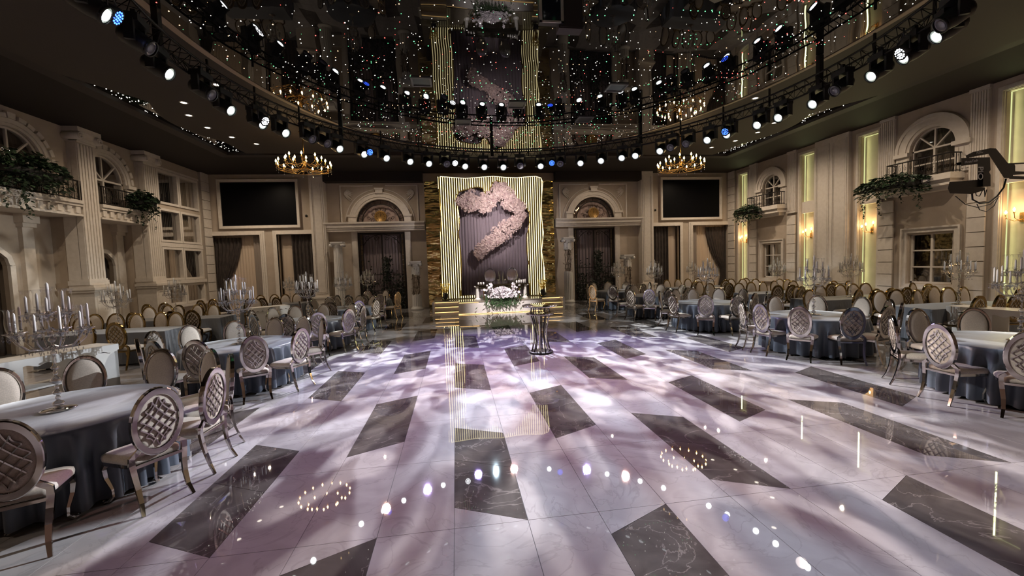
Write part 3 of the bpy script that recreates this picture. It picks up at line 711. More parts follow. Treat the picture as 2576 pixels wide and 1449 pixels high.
for i, (v0, v1) in enumerate(WT):
    for j, (u0, u1) in enumerate(WU):
        STR['window'] += 1; m_ = MB(frame_left); border(m_, u0-.05, u1+.05, v0-.05, v1+.05, .09, -.12, .05); root = struct(m_.build('window_%d' % STR['window'], TRIM))
        MB(frame_left).box(u0+.04, u1-.04, v0+.04, v1-.04, -.10, -.095).build('pane', PANE, root)
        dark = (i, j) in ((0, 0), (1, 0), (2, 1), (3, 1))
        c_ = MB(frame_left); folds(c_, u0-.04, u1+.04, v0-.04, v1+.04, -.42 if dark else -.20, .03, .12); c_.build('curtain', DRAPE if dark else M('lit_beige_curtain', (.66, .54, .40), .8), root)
        b_ = MB(frame_left); kk = 11
        for q in range(kk): u = u0+.08+(u1-u0-.16)*q/(kk-1); b_.box(u-.006, u+.006, v0+(.1+.5*((q*7) % 5)/5)*(v1-v0)*.8 if dark else v0, v1, -.15, -.14)
        stuff(b_.build('bead_strings', M('pale_beads', (.5, .44, .36), .3), root))
m_ = MB(frame_left); m_.box(17.86, 20.55, 1.72, 1.86, -.02, .10); m_.box(17.86, 20.55, 3.22, 3.38, -.02, .04); m_.box(17.86, 20.55, .74, .84, -.02, .1); m_.box(17.86, 20.55, 6.27, 6.35, -.02, .05); trim(m_)
quoins(frame_left, 20.6, 21.15, 0, ZC, .14)
struct(MB().box(XL-1, XR+.4, YF-.2, YF, 0, ZC).build('wall_front', WALL))

# ================================================================== TABLES
LT = [(-3.98, 4.72), (-3.97, 8.27), (-3.88, 11.65), (-3.75, 14.75), (-3.60, 17.9)]
RT = [(8.00, 4.75), (7.80, 7.95), (7.50, 11.3), (7.35, 14.3), (7.10, 17.15)]
NEAR = ['front', 'second', 'third', 'fourth', 'rearmost']
TABLES = [(x, y, 'left', NEAR[i]) for i, (x, y) in enumerate(LT)]+[(x, y, 'right', NEAR[i]) for i, (x, y) in enumerate(RT)]
def round_cloth(seed, rad=.93, H=.76):
    rn = random.Random(seed); mb = MB(); seg = 168; prof = [(.002, H), (rad*.6, H), (rad-.012, H), (rad, H-.010)]
    rows = [(rad+.006, H-.06, .15), (rad+.014, H-.2, .6), (rad+.025, H-.42, .95), (rad+.03, H-.6, 1.05), (rad+.03, .035, 1.1)]
    ph = [rn.uniform(0, 6.28) for _ in range(4)]; n1 = rn.choice((26, 28, 30))
    vs_ = []; allr = [(r, z, 0) for r, z in prof]+rows
    for r, z, a in allr:
        for i in range(seg):
            t = 2*pi*i/seg
            wv = sin(n1*t+ph[0]+.8*sin(3*t+ph[1]))*.060+sin(17*t+ph[2])*.020
            rr = r+a*wv; vs_.append((rr*cos(t), rr*sin(t), z+(a*.008*sin(n1*t) if z < .1 else 0)))
    fs = [(j*seg+i, j*seg+(i+1) % seg, (j+1)*seg+(i+1) % seg, (j+1)*seg+i) for j in range(len(allr)-1) for i in range(seg)]
    mb.add(vs_, fs, True); return mb
tbl = None
for i, (x, y, side, nr) in enumerate(TABLES):
    lab = 'round banquet table hidden under its slate blue cloth, %s on the %s' % (nr, side)
    if tbl is None:
        tbl = thing('round_table', lab, 'table', (x, y, 0), 0, 'round banquet tables')
        MB().lathe([(.88, .725), (.9, .735), (.9, .745), (.88, .752)], seg=36).build('tabletop', WHITE, tbl)
        for k in range(4):
            a = pi/4+k*pi/2; b_ = MB(); b_.tube([(.6*cos(a), .6*sin(a), .72), (.62*cos(a), .62*sin(a), 0)], .018, 6); b_.build('leg', CHROME, tbl)
        register(tbl)
    else: dup(tbl, (x, y, 0), 0, lab)
    o = round_cloth(i).build('tablecloth', CLOTH); o.location = (x, y, 0)
    tag(o, 'slate blue satin cloth to the floor on the %s round table of the %s row' % (nr, side), 'tablecloth', 'round tablecloths')
# long tables with square draped cloths
LONG = [(-8.2, 11.25, 2.7, .95, 'left', 'nearest'), (-8.5, 13.75, 3.1, .95, 'left', 'middle'), (-7.3, 18.1, 2.3, .95, 'left', 'farthest'),
        (11.95, 8.25, 2.7, .95, 'right', 'nearest'), (11.7, 10.72, 3.1, .95, 'right', 'second'), (11.6, 13.3, 2.9, .95, 'right', 'third'), (10.9, 17.4, 2.6, .9, 'right', 'farthest')]
for i, (x, y, L, W_, side, nr) in enumerate(LONG):
    rn = random.Random(40+i)
    t = thing('long_table', 'long banquet table under a grey blue cloth, %s on the %s' % (nr, side), 'table', (x, y, 0), 0, 'long banquet tables')
    MB().box(-L/2+.02, L/2-.02, -W_/2+.02, W_/2-.02, .72, .752).build('tabletop', WHITE, t)
    for sx in (-1, 1):
        for sy in (-1, 1): MB().box(sx*(L/2-.2)-.02, sx*(L/2-.2)+.02, sy*(W_/2-.15)-.02, sy*(W_/2-.15)+.02, 0, .72).build('leg', CHROME, t)
    mb = MB(); P = []      # perimeter with folds gathered at the corners
    n = 44
    for k in range(4*n):
        q, f = divmod(k, n); f /= n
        cx, cy = [(-1+2*f, -1), (1, -1+2*f), (1-2*f, 1), (-1, 1-2*f)][q]; P.append((cx*L/2, cy*W_/2, min(f, 1-f)))
    rows = [(.765, 0), (.755, .006), (.5, .02), (.25, .035), (.03, .045)]; vs_ = []
    for z, off in rows:
        for k, (a, b, f) in enumerate(P):
            l_ = math.hypot(a/(L/2), b/(W_/2)); amp = off*(.5+.9*max(0, 1-f*6))*sin(k*.9+rn.random()*.3)+off
            vs_.append((a+amp*a/(L/2)/l_*1.2, b+amp*b/(W_/2)/l_*1.2, z))
    K = 4*n; fs = [(j*K+i_, j*K+(i_+1) % K, (j+1)*K+(i_+1) % K, (j+1)*K+i_) for j in range(len(rows)-1) for i_ in range(K)]+[tuple(range(K-1, -1, -1))]
    mb.add(vs_, fs, False); o = mb.build('tablecloth', CLOTH2); o.location = (x, y, 0)
    tag(o, 'grey blue cloth falling in corner folds over the %s long table on the %s' % (nr, side), 'tablecloth', 'long tablecloths')

# ================================================================== CHAIRS
def make_chair(name, metal, fabric, label, group):
    t = thing(name, label, 'chair', (0, 0, 0), 0, group)
    ZC_, A_, B_, Y_ = .775, .205, .315, -.235
    lean = lambda z: Y_-.10*(z-.48)
    # upholstered oval, both sides
    mb = MB(); seg = 28; vs_ = []; rings = [(0.02, .034), (.55, .032), (.86, .022), (.95, .004), (.95, -.010), (.80, -.014), (.02, -.015)]
    a_, b_ = A_-.032, B_-.034
    for q, d in rings:
        for i in range(seg):
            an = 2*pi*i/seg; z = ZC_+b_*q*sin(an)*1.05; vs_.append((a_*q*cos(an)*1.05, lean(z)+d, z))
    mb.add(vs_, [(j*seg+i, j*seg+(i+1) % seg, (j+1)*seg+(i+1) % seg, (j+1)*seg+i) for j in range(len(rings)-1) for i in range(seg)], True)
    fixn(mb.build('backrest', fabric, t))
    # broad flat metal oval
    mb = MB(); vs_ = []; sec = [(1.0, .020), (1.0, -.020), (.97, -.026), (.80, -.026), (.78, -.018), (.80, .0), (.88, .022), (.97, .024)]; K = len(sec)
    for i in range(36):
        an = 2*pi*i/36
        for q, d in sec: z = ZC_+B_*q*sin(an); vs_.append((A_*q*cos(an), lean(z)+d, z))
    mb.add(vs_, [(i*K+k, i*K+(k+1) % K, ((i+1) % 36)*K+(k+1) % K, ((i+1) % 36)*K+k) for i in range(36) for k in range(K)], False)
    fixn(mb.build('back_frame', metal, t))
    # interlaced metal strapwork on the outside of the back
    P = []
    for i in range(150):
        a = 2*pi*i/150; z = .190*sin(3*a)+.030*sin(11*a); x = (.100*sin(4*a)+.035*sin(10*a)); x, z = x*1.05*sqrt(1-.5*(z/.22)**2), z*1.03*sqrt(max(.3, 1-.5*(x/.135)**2)); zz = ZC_+z; P.append((x, lean(zz)-.022, zz))
    mb = MB(); mb.tube(P, 1, closed=True, flat=(.010, .009), up=(0, 1, 0)); mb.build('strapwork', metal, t)
    # seat
    def seat_ring(s_, z, n=8):
        out = []
        for (cx, cy, r0) in ((.235-.07, .235-.07, .07), (-.235+.07, .235-.07, .07), (-.19+.04, -.22+.04, .04), (.19-.04, -.22+.04, .04)):
            k = [(.165, .165), (-.165, .165), (-.15, -.18), (.15, -.18)].index((cx if abs(cx) > 0 else 0, cy)) if False else None
            a0 = {(1, 1): 0, (-1, 1): 90, (-1, -1): 180, (1, -1): 270}[(1 if cx > 0 else -1, 1 if cy > 0 else -1)]
            for i in range(4): an = R(a0+30*i); out.append(((cx+r0*cos(an))*s_, (cy+r0*sin(an))*s_+.0, z))
        return out
    def loft(rings_, mb, smooth=True):
        K = len(rings_[0]); vs_ = [p for r_ in rings_ for p in r_]
        mb.add(vs_, [(j*K+i, j*K+(i+1) % K, (j+1)*K+(i+1) % K, (j+1)*K+i) for j in range(len(rings_)-1) for i in range(K)]+[tuple((len(rings_)-1)*K+i for i in range(K)), tuple(range(K-1, -1, -1))], smooth)
    mb = MB(); loft([seat_ring(1, .425), seat_ring(1.02, .45), seat_ring(1.0, .475), seat_ring(.85, .495), seat_ring(.45, .503)], mb); mb.build('seat', fabric, t)
    mb = MB(); loft([seat_ring(.96, .385), seat_ring(1.0, .390), seat_ring(1.0, .424)], mb, False); mb.build('seat_frame', metal, t)
    for s_ in (-1, 1):
        mb = MB(); mb.tube([(s_*.125, lean(.56)-.0, .565), (s_*.165, lean(.545)-.005, .535), (s_*.205, Y_-.01, .50), (s_*.205, Y_-.005, .44), (s_*.195, Y_-.01, .34), (s_*.185, Y_-.03, .22), (s_*.185, Y_-.065, .10), (s_*.20, Y_-.115, .0)], [1, 1.05, 1.1, 1.15, 1.1, 1, .85, .65], flat=(.024, .040), up=(1, 0, 0)); mb.build('leg', metal, t)
        mb = MB(); mb.tube([(s_*.19, .20, .40), (s_*.205, .235, .33), (s_*.195, .235, .24), (s_*.17, .20, .13), (s_*.168, .195, .06), (s_*.19, .225, .018), (s_*.21, .25, .014), (s_*.22, .262, .03)], [1.5, 1.35, 1.1, .8, .7, .9, 1.1, .6], flat=(.022, .026), up=(1, 0, 0)); mb.build('leg', metal, t)
    mb = MB(); mb.box(-.19, .19, Y_-.02, Y_, .40, .425); mb.build('stretcher', metal, t)
    register(t); return t
SILVER = """211,894f -20,925f 403,878f 392,975b 535,925b 578,891e 527,878f -10,1064b 637,843b 755,825b 810,801e 766,795f 692,798f 721,789b 648,789b 588,807f 474,817f 493,854b 383,833f 377,858f 347,853e 632,780f
686,773b 745,769f 757,758f 784,760b 799,785b 811,764f 835,759b 839,751f 835,748f 868,742b 886,740f 886,747f 901,741b 878,763f 897,755b 876,777b 912,770e 924,731f 932,743f 943,751b 952,738b 963,745e 967,730f 999,734e
1484,715e 1495,711f 1530,709f 1541,717b 1559,722e 1570,709f 1584,716f 1585,727b 1614,714f 1620,718f 1634,710b 1634,725b 1661,715f 1707,716f 1701,727f 1682,726b 1670,732e 1706,738b 1726,723b 1738,718e 1752,727f 1804,726f 1775,742b 1849,739b 1864,727b 1903,737f 1866,757e 1926,735e 1921,763b 1966,745f
2056,743f 2015,769b 2126,769b 2170,746f 2222,768b 2238,753f 2269,762e 2273,793e 2327,778f 2455,776f 2365,814b 2590,832b"""
GOLDC = """218,815f 288,811b 193,788f 182,799f 237,790f 290,788f 333,786b 344,788f 369,765b 374,771f 394,763b 409,768f 389,785f 449,767f 430,782b 442,785f 476,780b 497,765f 504,755b 535,752b 537,765f
634,749b 643,751f 655,742f 664,748b 675,751f 690,740f 697,747b 717,740f 744,738f 986,735b 1508,716b
1683,704f 1705,702f 1727,701f 1741,706b 1753,700f 1759,708f 1785,712f 1803,700f 1809,708f 1817,703b 1834,711b 1839,701f 1859,711f 1866,701f 1876,699f 1889,709f 1892,701f 1919,708f 1948,706f 1961,701f 1953,717b 1979,702f 1988,716b
2006,706f 2008,720f 2021,720b 2036,728f 2056,715b 2078,718f 2087,711b 2097,706f 2116,715f 2126,706f 2146,713f 2177,711f 2146,727b 2187,725b 2212,730f 2228,724b 2254,727f 2276,722b 2296,711f 2293,728f 2314,719b 2336,714f 2349,719f 2385,722f 2422,721f 2448,743b 2495,740b 2539,738b 2544,747f 2565,727f"""
def parse(s):
    out = []
    for tkn in s.split():
        x, y = tkn[:-1].split(','); p = atz(int(x), int(y), 1.085); out.append((int(x), int(y), tkn[-1], p))
    return out
silver0 = make_chair('oval_back_chair', CHROME, FABRIC, 'x', 'x')
gold0 = make_chair('oval_back_chair', GOLDM, FABRIC, 'x', 'x')
rose0 = make_chair('oval_back_chair', ROSEG, FABRIC, 'x', 'x')
used = set(); chairs = []; placed = []
def place(proto, x, y, rz, label, group):
    if proto.name in used: o = dup(proto, (x, y, 0), rz, label, group)
    else: used.add(proto.name); o = proto; o.location = (x, y, 0); o.rotation_euler = (0, 0, rz); o['label'] = label; o['group'] = group
    chairs.append(o); placed.append((x, y)); return o
bytab = {}
for px, py, kd, p in parse(SILVER):
    ti = min(range(len(TABLES)), key=lambda i: (TABLES[i][0]-p.x)**2+(TABLES[i][1]-p.y)**2)
    bytab.setdefault(ti, []).append((px, p))
STATE = {}
for ti, L in bytab.items():
    x0, y0, side, nr = TABLES[ti]; L.sort(key=lambda a: a[0]); spots = []
    for px, p in L:
        a = math.atan2(p.y-y0, p.x-x0); r = math.hypot(p.y-y0, p.x-x0)
        spots.append([a, min(max(r, 1.36), 1.5)])
    order = sorted(range(len(spots)), key=lambda i: spots[i][0])
    for _ in range(40):      # neighbours keep a chair's width between them
        for j in range(len(order)):
            i1, i2 = order[j], order[(j+1) % len(order)]; d = (spots[i2][0]-spots[i1][0]) % (2*pi)
            if len(order) > 1 and d < R(25): e = (R(25)-d)/2; spots[i1][0] -= e; spots[i2][0] += e
    for i, (a, r) in enumerate(spots):
        jit = random.uniform(-.10, .10); f = a+pi+jit; x = x0+r*cos(a)+.285*cos(f); y = y0+r*sin(a)+.285*sin(f)
        num = ORD[i]
        if any(math.hypot(x-qx, y-qy) < .36 for qx, qy in placed): continue
        lab = 'silver oval-back chair, %s from left around the %s round table, %s row' % (num, nr, side)
        place(silver0, x, y, f-pi/2, lab, 'silver chairs around the round tables')
# gold chairs in their rows along the long tables
G = []
for px, py, kd, p in parse(GOLDC):
    if px in (986, 1508): 
        s_ = 'left' if px < 1200 else 'right'
        x0, y0 = (LT[4] if px < 1200 else RT[4]); a = math.atan2(p.y-y0, p.x-x0); f = a+pi
        place(rose0, x0+1.45*cos(a)+.285*cos(f)+(0.05 if px < 1200 else -.1), y0+1.45*sin(a)+.285*sin(f), f-pi/2, 'pale gold oval-back chair among silver ones at the rearmost round table on the %s' % s_, 'pale gold chairs at the rearmost round tables')
        continue
    f = (pi/2 if kd == 'b' else -pi/2)+random.uniform(-.25, .25)
    x = p.x+.285*cos(f); y = p.y+.285*sin(f); ok = True
    for qx, qy, _, _ in TABLES:
        if math.hypot(x-qx, y-qy) < 1.2: ok = False
    for tx, ty, L_, W_, _, _ in LONG:      # a chair stands at the table, not in it
        if abs(x-tx) < L_/2+.1 and abs(y-ty) < W_/2+.16: y = ty+(W_/2+.18)*(1 if y > ty else -1)
    for _ in range(6):
        for (qx, qy) in placed:
            d = math.hypot(x-qx, y-qy)
            if d < .47: k_ = (.48-d); x += (x-qx)/(d+1e-5)*k_; y += (y-qy)/(d+1e-5)*k_
    for cx_, cy_2 in ((-6.95, 7.85), (-6.7, 16.0), (11.35, 6.75), (10.9, 15.35)):
        if math.hypot(x-cx_, y-cy_2) < .62: ok = False
    if any(math.hypot(x-qx, y-qy) < .38 for qx, qy in placed): ok = False
    if ok: G.append((px, x, y, f, kd)); placed.append((x, y))
placed = placed
def rowkey(g):
    side = 'left' if g[1] < 2 else 'right'
    L = [t_ for t_ in LONG if t_[4] == side]; t_ = min(L, key=lambda t_: abs(t_[1]-g[2])*1.5+abs(t_[0]-g[1])*.3)
    return (side, t_[5], 'far' if g[2] > t_[1] else 'near')
rows_ = {}
for g in G: rows_.setdefault(rowkey(g), []).append(g)
for (side, tn, fn), L in rows_.items():
    L.sort(key=lambda g: g[0])
    for i, g in enumerate(L):
        lab = 'gold oval-back chair, %s from left %s the %s long table, %s side' % (ORD[i], 'behind' if fn == 'far' else 'before', tn, side)
        place(gold0, g[1], g[2], g[3]-pi/2, lab, 'gold chairs along the long tables')

# ================================================================== CANDELABRA
def make_candelabrum():
    t = thing('candelabrum', 'x', 'candelabrum', (0, 0, 0), 0, 'crystal candelabra on the tables')
    MB().lathe([(.001, .0), (.13, 0), (.14, .008), (.12, .014), (.03, .028), (.001, .03)], seg=20, cap=False).build('base', CRYSTAL, t)
    prof = [(.012, .025)]; z = .03
    for r, h in ((.05, .07), (.022, .05), (.038, .06), (.018, .05), (.045, .09), (.02, .06), (.032, .05), (.014, .10), (.026, .05), (.012, .08), (.03, .06), (.012, .06)):
        prof += [(.011, z), (r*.8, z+h*.2), (r, z+h*.45), (r*.75, z+h*.75), (.011, z+h)]; z += h
    MB().lathe(prof, seg=10).build('stem', CRYSTAL, t)
    def cup(mb, x, y, z): mb.lathe([(.008, -.03), (.02, -.01), (.05, .006), (.056, .014), (.02, .012), (.014, .02), (.014, .04)], (x, y, z), 10)
    lev = [(10, .265, .80, 0, .30), (5, .15, .98, .3, .26)]; drops = MB(); rn = random.Random(2)
    for n, r, z, ph, hc in lev:
        for k in range(n):
            a = 2*pi*k/n+ph; P = [(q*r*cos(a), q*r*sin(a), zz) for q, zz in ((.05, z-.14), (.3, z-.17), (.65, z-.16), (.9, z-.09), (1, z-.02))]
            mb = MB(); mb.tube(P, [.009, .009, .008, .007, .008], 5); cup(mb, r*cos(a), r*sin(a), z); arm = mb.build('arm', CRYSTAL, t)
            hgt = hc*(.75+.25*((k*3) % 4)/3)*.9
            MB().lathe([(.011, .03), (.011, hgt-.02), (.003, hgt)], (r*cos(a), r*sin(a), z), 7).build('candle', CANDLE, arm)
            if k % 2 == 0 or n == 5: MB().lathe([(.020, .02), (.032, .06), (.036, .12), (.028, .20), (.034, .235), (.045, .25)], (r*cos(a), r*sin(a), z), 9, cap=False).build('glass_shade', GLASS, arm)
            for q in range(5):
                b = a+q*1.256; 
                for e in range(2): drops.octa((r*cos(a)+.048*cos(b), r*sin(a)+.048*sin(b), z-.018-.03*e), .008+.004*e, .014+.006*e)
            for q in (.35, .6, .8): drops.octa((q*r*cos(a), q*r*sin(a), z-.20), .008, .018)
    mb = MB(); cup(mb, 0, 0, .99); mb.build('centre_cup', CRYSTAL, t)
    MB().lathe([(.013, .03), (.013, .29), (.003, .31)], (0, 0, .99), 8).build('candle', CANDLE, t)
    MB().lathe([(.022, .02), (.036, .07), (.04, .13), (.032, .22), (.04, .25), (.05, .265)], (0, 0, .99), 10, cap=False).build('glass_shade', GLASS, t)
    for k in range(16): a = k*pi/8; drops.octa((.09*cos(a), .09*sin(a), .93+.03*(k % 2)), .012, .022)
    stuff(drops.build('crystal_drops', CRYSTAL, t)); register(t); return t
cd0 = make_candelabrum()
first = True
cs = [(x, y, 1.0, 'on the %s round table, %s row' % (nr, side)) for x, y, side, nr in TABLES]
cs += [(-8.05, 11.1, .95, 'on the nearest long table on the left'), (-8.4, 13.75, .95, 'on the middle long table on the left'), (-6.75, 18.1, .85, 'on the farthest long table on the left'),
       (12.05, 8.3, 1.0, 'on the nearest long table on the right'), (11.8, 10.8, 1.0, 'on the second long table on the right'), (11.5, 13.3, .95, 'on the third long table on the right'), (10.75, 17.4, .9, 'on the farthest long table on the right')]
for x, y, s_, where in cs:
    lab = 'cut crystal candelabrum with white candles '+where
    if first: cd0.location = (x, y, .768); cd0['label'] = lab; first = False
    else: dup(cd0, (x, y, .768), random.uniform(0, 1), lab, scale=s_)

# ================================================================== SERVING CONSOLES (white, scalloped apron)
def console(x, y, rz, L, label):
    t = thing('serving_console', label, 'console', (x, y, 0), rz, 'white scalloped serving consoles'); W_ = .55
    MB().box(-L/2, L/2, -W_/2, W_/2, .80, .83).build('top', WHITE, t)
    for s_ in (-1, 1):
        k = 48; P = [(-L/2-.01+(L+.02)*i/k, .70+.022*cos(2*pi*i/6)) for i in range(k+1)]
        MB().prism(P+[(L/2+.01, .83), (-L/2-.01, .83)], s_*W_/2-.012, s_*W_/2+.012, ax=1).build('apron', WHITE, t)
    for a in (-L/2, -L*.17, L*.17, L/2-.05): MB().box(a, a+.05, -W_/2+.01, W_/2-.01, 0, .80).build('upright', WHITE, t)
    MB().box(-L/2+.05, L/2-.05, -W_/2+.02, W_/2-.02, .30, .33).build('shelf', WHITE, t)
    MB().box(-L/2, -L*.17, -W_/2+.01, W_/2-.01, .05, .70).build('cabinet_panel', WHITE, t); MB().box(L*.17+.05, L/2, -W_/2+.01, W_/2-.01, .05, .70).build('cabinet_panel', WHITE, t)
console(-6.95, 7.85, R(68), 2.0, 'white serving console with scalloped apron behind the front left table')
console(-6.7, 16.0, R(40), 1.2, 'small white serving console with scalloped apron among the left rear tables')
console(11.35, 6.75, R(-84), 2.1, 'white serving console with scalloped apron behind the front right table')
console(10.9, 15.35, R(-60), 1.1, 'small white serving console with scalloped apron among the right rear tables')

# ================================================================== COCKTAIL TABLE on the dance floor
t = thing('cocktail_table', 'tall round mirrored cocktail table standing on the dance floor before the stage', 'table', (2.0, 9.35, 0))
MB().lathe([(.001, 1.085), (.40, 1.085), (.415, 1.095), (.415, 1.115), (.40, 1.12), (.001, 1.12)], seg=40, cap=False).build('tabletop', M('mirror_top', (.72, .72, .66), .05, 1), t)
MB().lathe([(.001, .90), (.31, .90), (.325, .91), (.325, .925), (.31, .93), (.001, .93)], seg=36, cap=False).build('lower_shelf', CHROME, t)
MB().lathe([(.001, 0), (.27, 0), (.28, .01), (.28, .035), (.25, .04), (.001, .04)], seg=36, cap=False).build('base', BLKMET, t)
for k in range(10):
    a = 2*pi*k/10; P = [((.235-.09*sin(pi*min(1, z/.9)))*cos(a), (.235-.09*sin(pi*min(1, z/.9)))*sin(a), z) for z in (.035, .15, .3, .45, .6, .75, .9)]+[(.2*cos(a), .2*sin(a), 1.09)]
    mb = MB(); mb.tube(P, .014, 8); mb.build('column', CHROME if k % 2 else BLKMET, t)

# ================================================================== STAGE
ST = .56; SY0, SY1, SX0, SX1 = 17.35, 20.6, -.93, 4.75
t = thing('stage', 'low white stage with lit amber edges and a flight of steps at each end', 'stage')
STONE = marble('stage_marble', (.80, .76, .72), (.72, .69, .66), (.6, .58, .55), 1.2, .015, .15, .4)
top = MB(); top.box(.15, 3.75, SY0, SY1, ST-.04, ST); top.box(SX0, .15, SY0+.75, SY1, ST-.04, ST); top.box(3.75, SX1, SY0+.75, SY1, ST-.04, ST); top.build('deck', marble('deck_marble', (.30, .26, .20), (.24, .21, .16), (.4, .36, .3), 1.2, .015, .15, .4), t)
MB().box(SX0+.02, SX1-.02, SY0+.78, SY1, 0, ST-.04).build('base', WHITE, t)
for a, b in ((.15, 1.35), (1.36, 2.55), (2.56, 3.75)): MB().box(a, b-.008, SY0+.03, SY0+.78, .04, ST-.04).build('front_panel', STONE, t)
MB().box(.15, 3.75, SY0+.018, SY0+.03, .012, .035).build('led_strip', STAGEGLOW, t)
MB().box(.18, 1.0, SY0+.012, SY0+.028, ST-.06, ST-.045).build('led_strip', STAGEGLOW, t)
for x0, x1 in ((SX0, .15), (3.75, SX1)):
    s_ = -1 if x0 < 1 else 1; o_ = x0 if s_ < 0 else x1-.08
    MB().box(o_, o_+.08, SY0, SY0+.8, 0, ST).build('side_cheek', STONE, t)
    for k in range(3):
        z = ST*(k+1)/3; y = SY0+.24*k
        if k < 2: MB().box(max(x0, x0+.08*(s_ < 0)), x1-.08*(s_ > 0), y, y+.8-.24*k, z-.03, z).build('step', M('step_marble', (.35, .31, .24), .2), t)
        MB().box(x0+.08*(s_ < 0), x1-.08*(s_ > 0), y+.03, y+.78-.24*k, ST*k/3, z-.035).build('riser', STONE, t)
        MB().box(x0+.1*(s_ < 0), x1-.1*(s_ > 0), y+.012, y+.028, z-.052, z-.036).build('led_strip', STAGEGLOW, t)

# backdrop: wavy gold mirrored arch with vertical light tubes
YD = 18.75
def D(x, y): p = aty(x, y, YD); return (p.x, p.z)
def crop(cx, cy): return D(1040+cx*.2899, 400+cy*.2899)
inner = [crop(*q) for q in ((412, 1190), (415, 1040), (418, 900), (405, 760), (388, 650), (400, 560), (392, 470), (378, 380), (372, 320), (400, 282), (470, 262), (560, 243), (605, 258), (622, 300), (638, 325), (660, 270), (690, 205), (735, 190), (775, 215), (830, 285), (880, 340), (960, 400), (1010, 465), (1008, 560), (985, 680), (985, 800), (1000, 900), (998, 1000), (1012, 1180))]
outerL = [crop(*q) for q in ((248, 1195), (244, 1000), (232, 700), (240, 500), (222, 300), (212, 170))]
outerT = [crop(*q) for q in ((230, 152), (330, 160), (450, 168), (560, 160), (690, 150), (800, 160), (900, 163), (980, 155), (1060, 150), (1105, 165))]
outerR = [crop(*q) for q in ((1122, 200), (1112, 330), (1108, 480), (1128, 640), (1112, 800), (1135, 950), (1148, 1170))]
def interp(P, v, ax):
    for a, b in zip(P, P[1:]):
        lo, hi = sorted((a[ax], b[ax]))
        if lo <= v <= hi and hi > lo: return a[1-ax]+(b[1-ax]-a[1-ax])*(v-a[ax])/(b[ax]-a[ax])
    return P[0][1-ax] if abs(P[0][ax]-v) < abs(P[-1][ax]-v) else P[-1][1-ax]
bd = thing('stage_backdrop', 'tall gold mirrored arch backdrop striped with vertical warm light tubes', 'backdrop', (0, 0, 0))
iT = inner[8:22]; xs0, xs1 = outerL[2][0]+.02, outerR[3][0]-.03
fr = MB(); tubes = []
n = 46; dxs = (xs1-xs0)/n
ILmax = max(p[0] for p in inner[:9]); IRmin = min(p[0] for p in inner[20:])
for i in range(n+1):
    x = xs0+dxs*i; zt = interp(outerT, x, 0)
    # lower end: floor of the stage in the legs, the arch edge in the middle
    segs = []
    zlo = ST+.03
    def inside(x, z):      # is (x,z) in the opening?
        c = False; P = inner
        for (ax, az), (bx2, bz) in zip(P, P[1:]+P[:1]):
            if (az > z) != (bz > z) and x < (bx2-ax)*(z-az)/(bz-az)+ax: c = not c
        return c
    z = zlo; cur = None; step = .04
    while z < zt:
        ins = inside(x, z)
        # the outline of the backdrop waves too
        zz = min(max(z, outerL[0][1]), outerL[-1][1]); xl = interp(outerL, zz, 1); zz = min(max(z, outerR[-1][1]), outerR[0][1]); xr = interp(outerR, zz, 1)
        ok = (not ins) and xl-.01 < x < xr+.01
        if ok and cur is None: cur = z
        if not ok and cur is not None: segs.append((cur, z)); cur = None
        z += step
    if cur is not None: segs.append((cur, zt))
    for a, b in segs:
        if b-a < .12: continue
        fr.box(x-dxs/2, x+dxs/2, YD+.03, YD+.09, a-.02, b+.01)
        m_ = MB(); m_.tube([(x, YD+.005, a+.01), (x, YD+.005, b-.01)], .0135, 6); m_.build('light_tube', STRIPE, bd)
fr.build('mirrored_panel', MIRGOLD, bd)
ed = MB(); ed.tube([(x, YD+.02, z) for x, z in outerL+outerT+outerR], .03, 6); ed.tube([(x, YD+.02, z) for x, z in inner], .03, 6); ed.build('edge_trim', M('gold_edge', (.55, .42, .15), .2, 1), bd)
m_ = MB(); m_.tube([(x, YD-.015, z) for x, z in outerT+outerR], .011, 5); m_.build('edge_light_tube', STRIPE, bd)
c = MB(); k = 150; vs_ = []
x0, x1 = min(p[0] for p in inner)-.02, max(p[0] for p in inner)+.02
for z in (ST+.01, 5.85):
    for i in range(k+1): q = i/k; vs_.append((x0+(x1-x0)*q, 19.25+.045*sin(q*150)+.03*sin(q*37), z))
c.add(vs_, [(i, i+1, k+2+i, k+1+i) for i in range(k)], True)
tag(c.build('pleated_curtain', MAUVE), 'pleated mauve curtain hanging inside the lit stage arch', 'curtain')

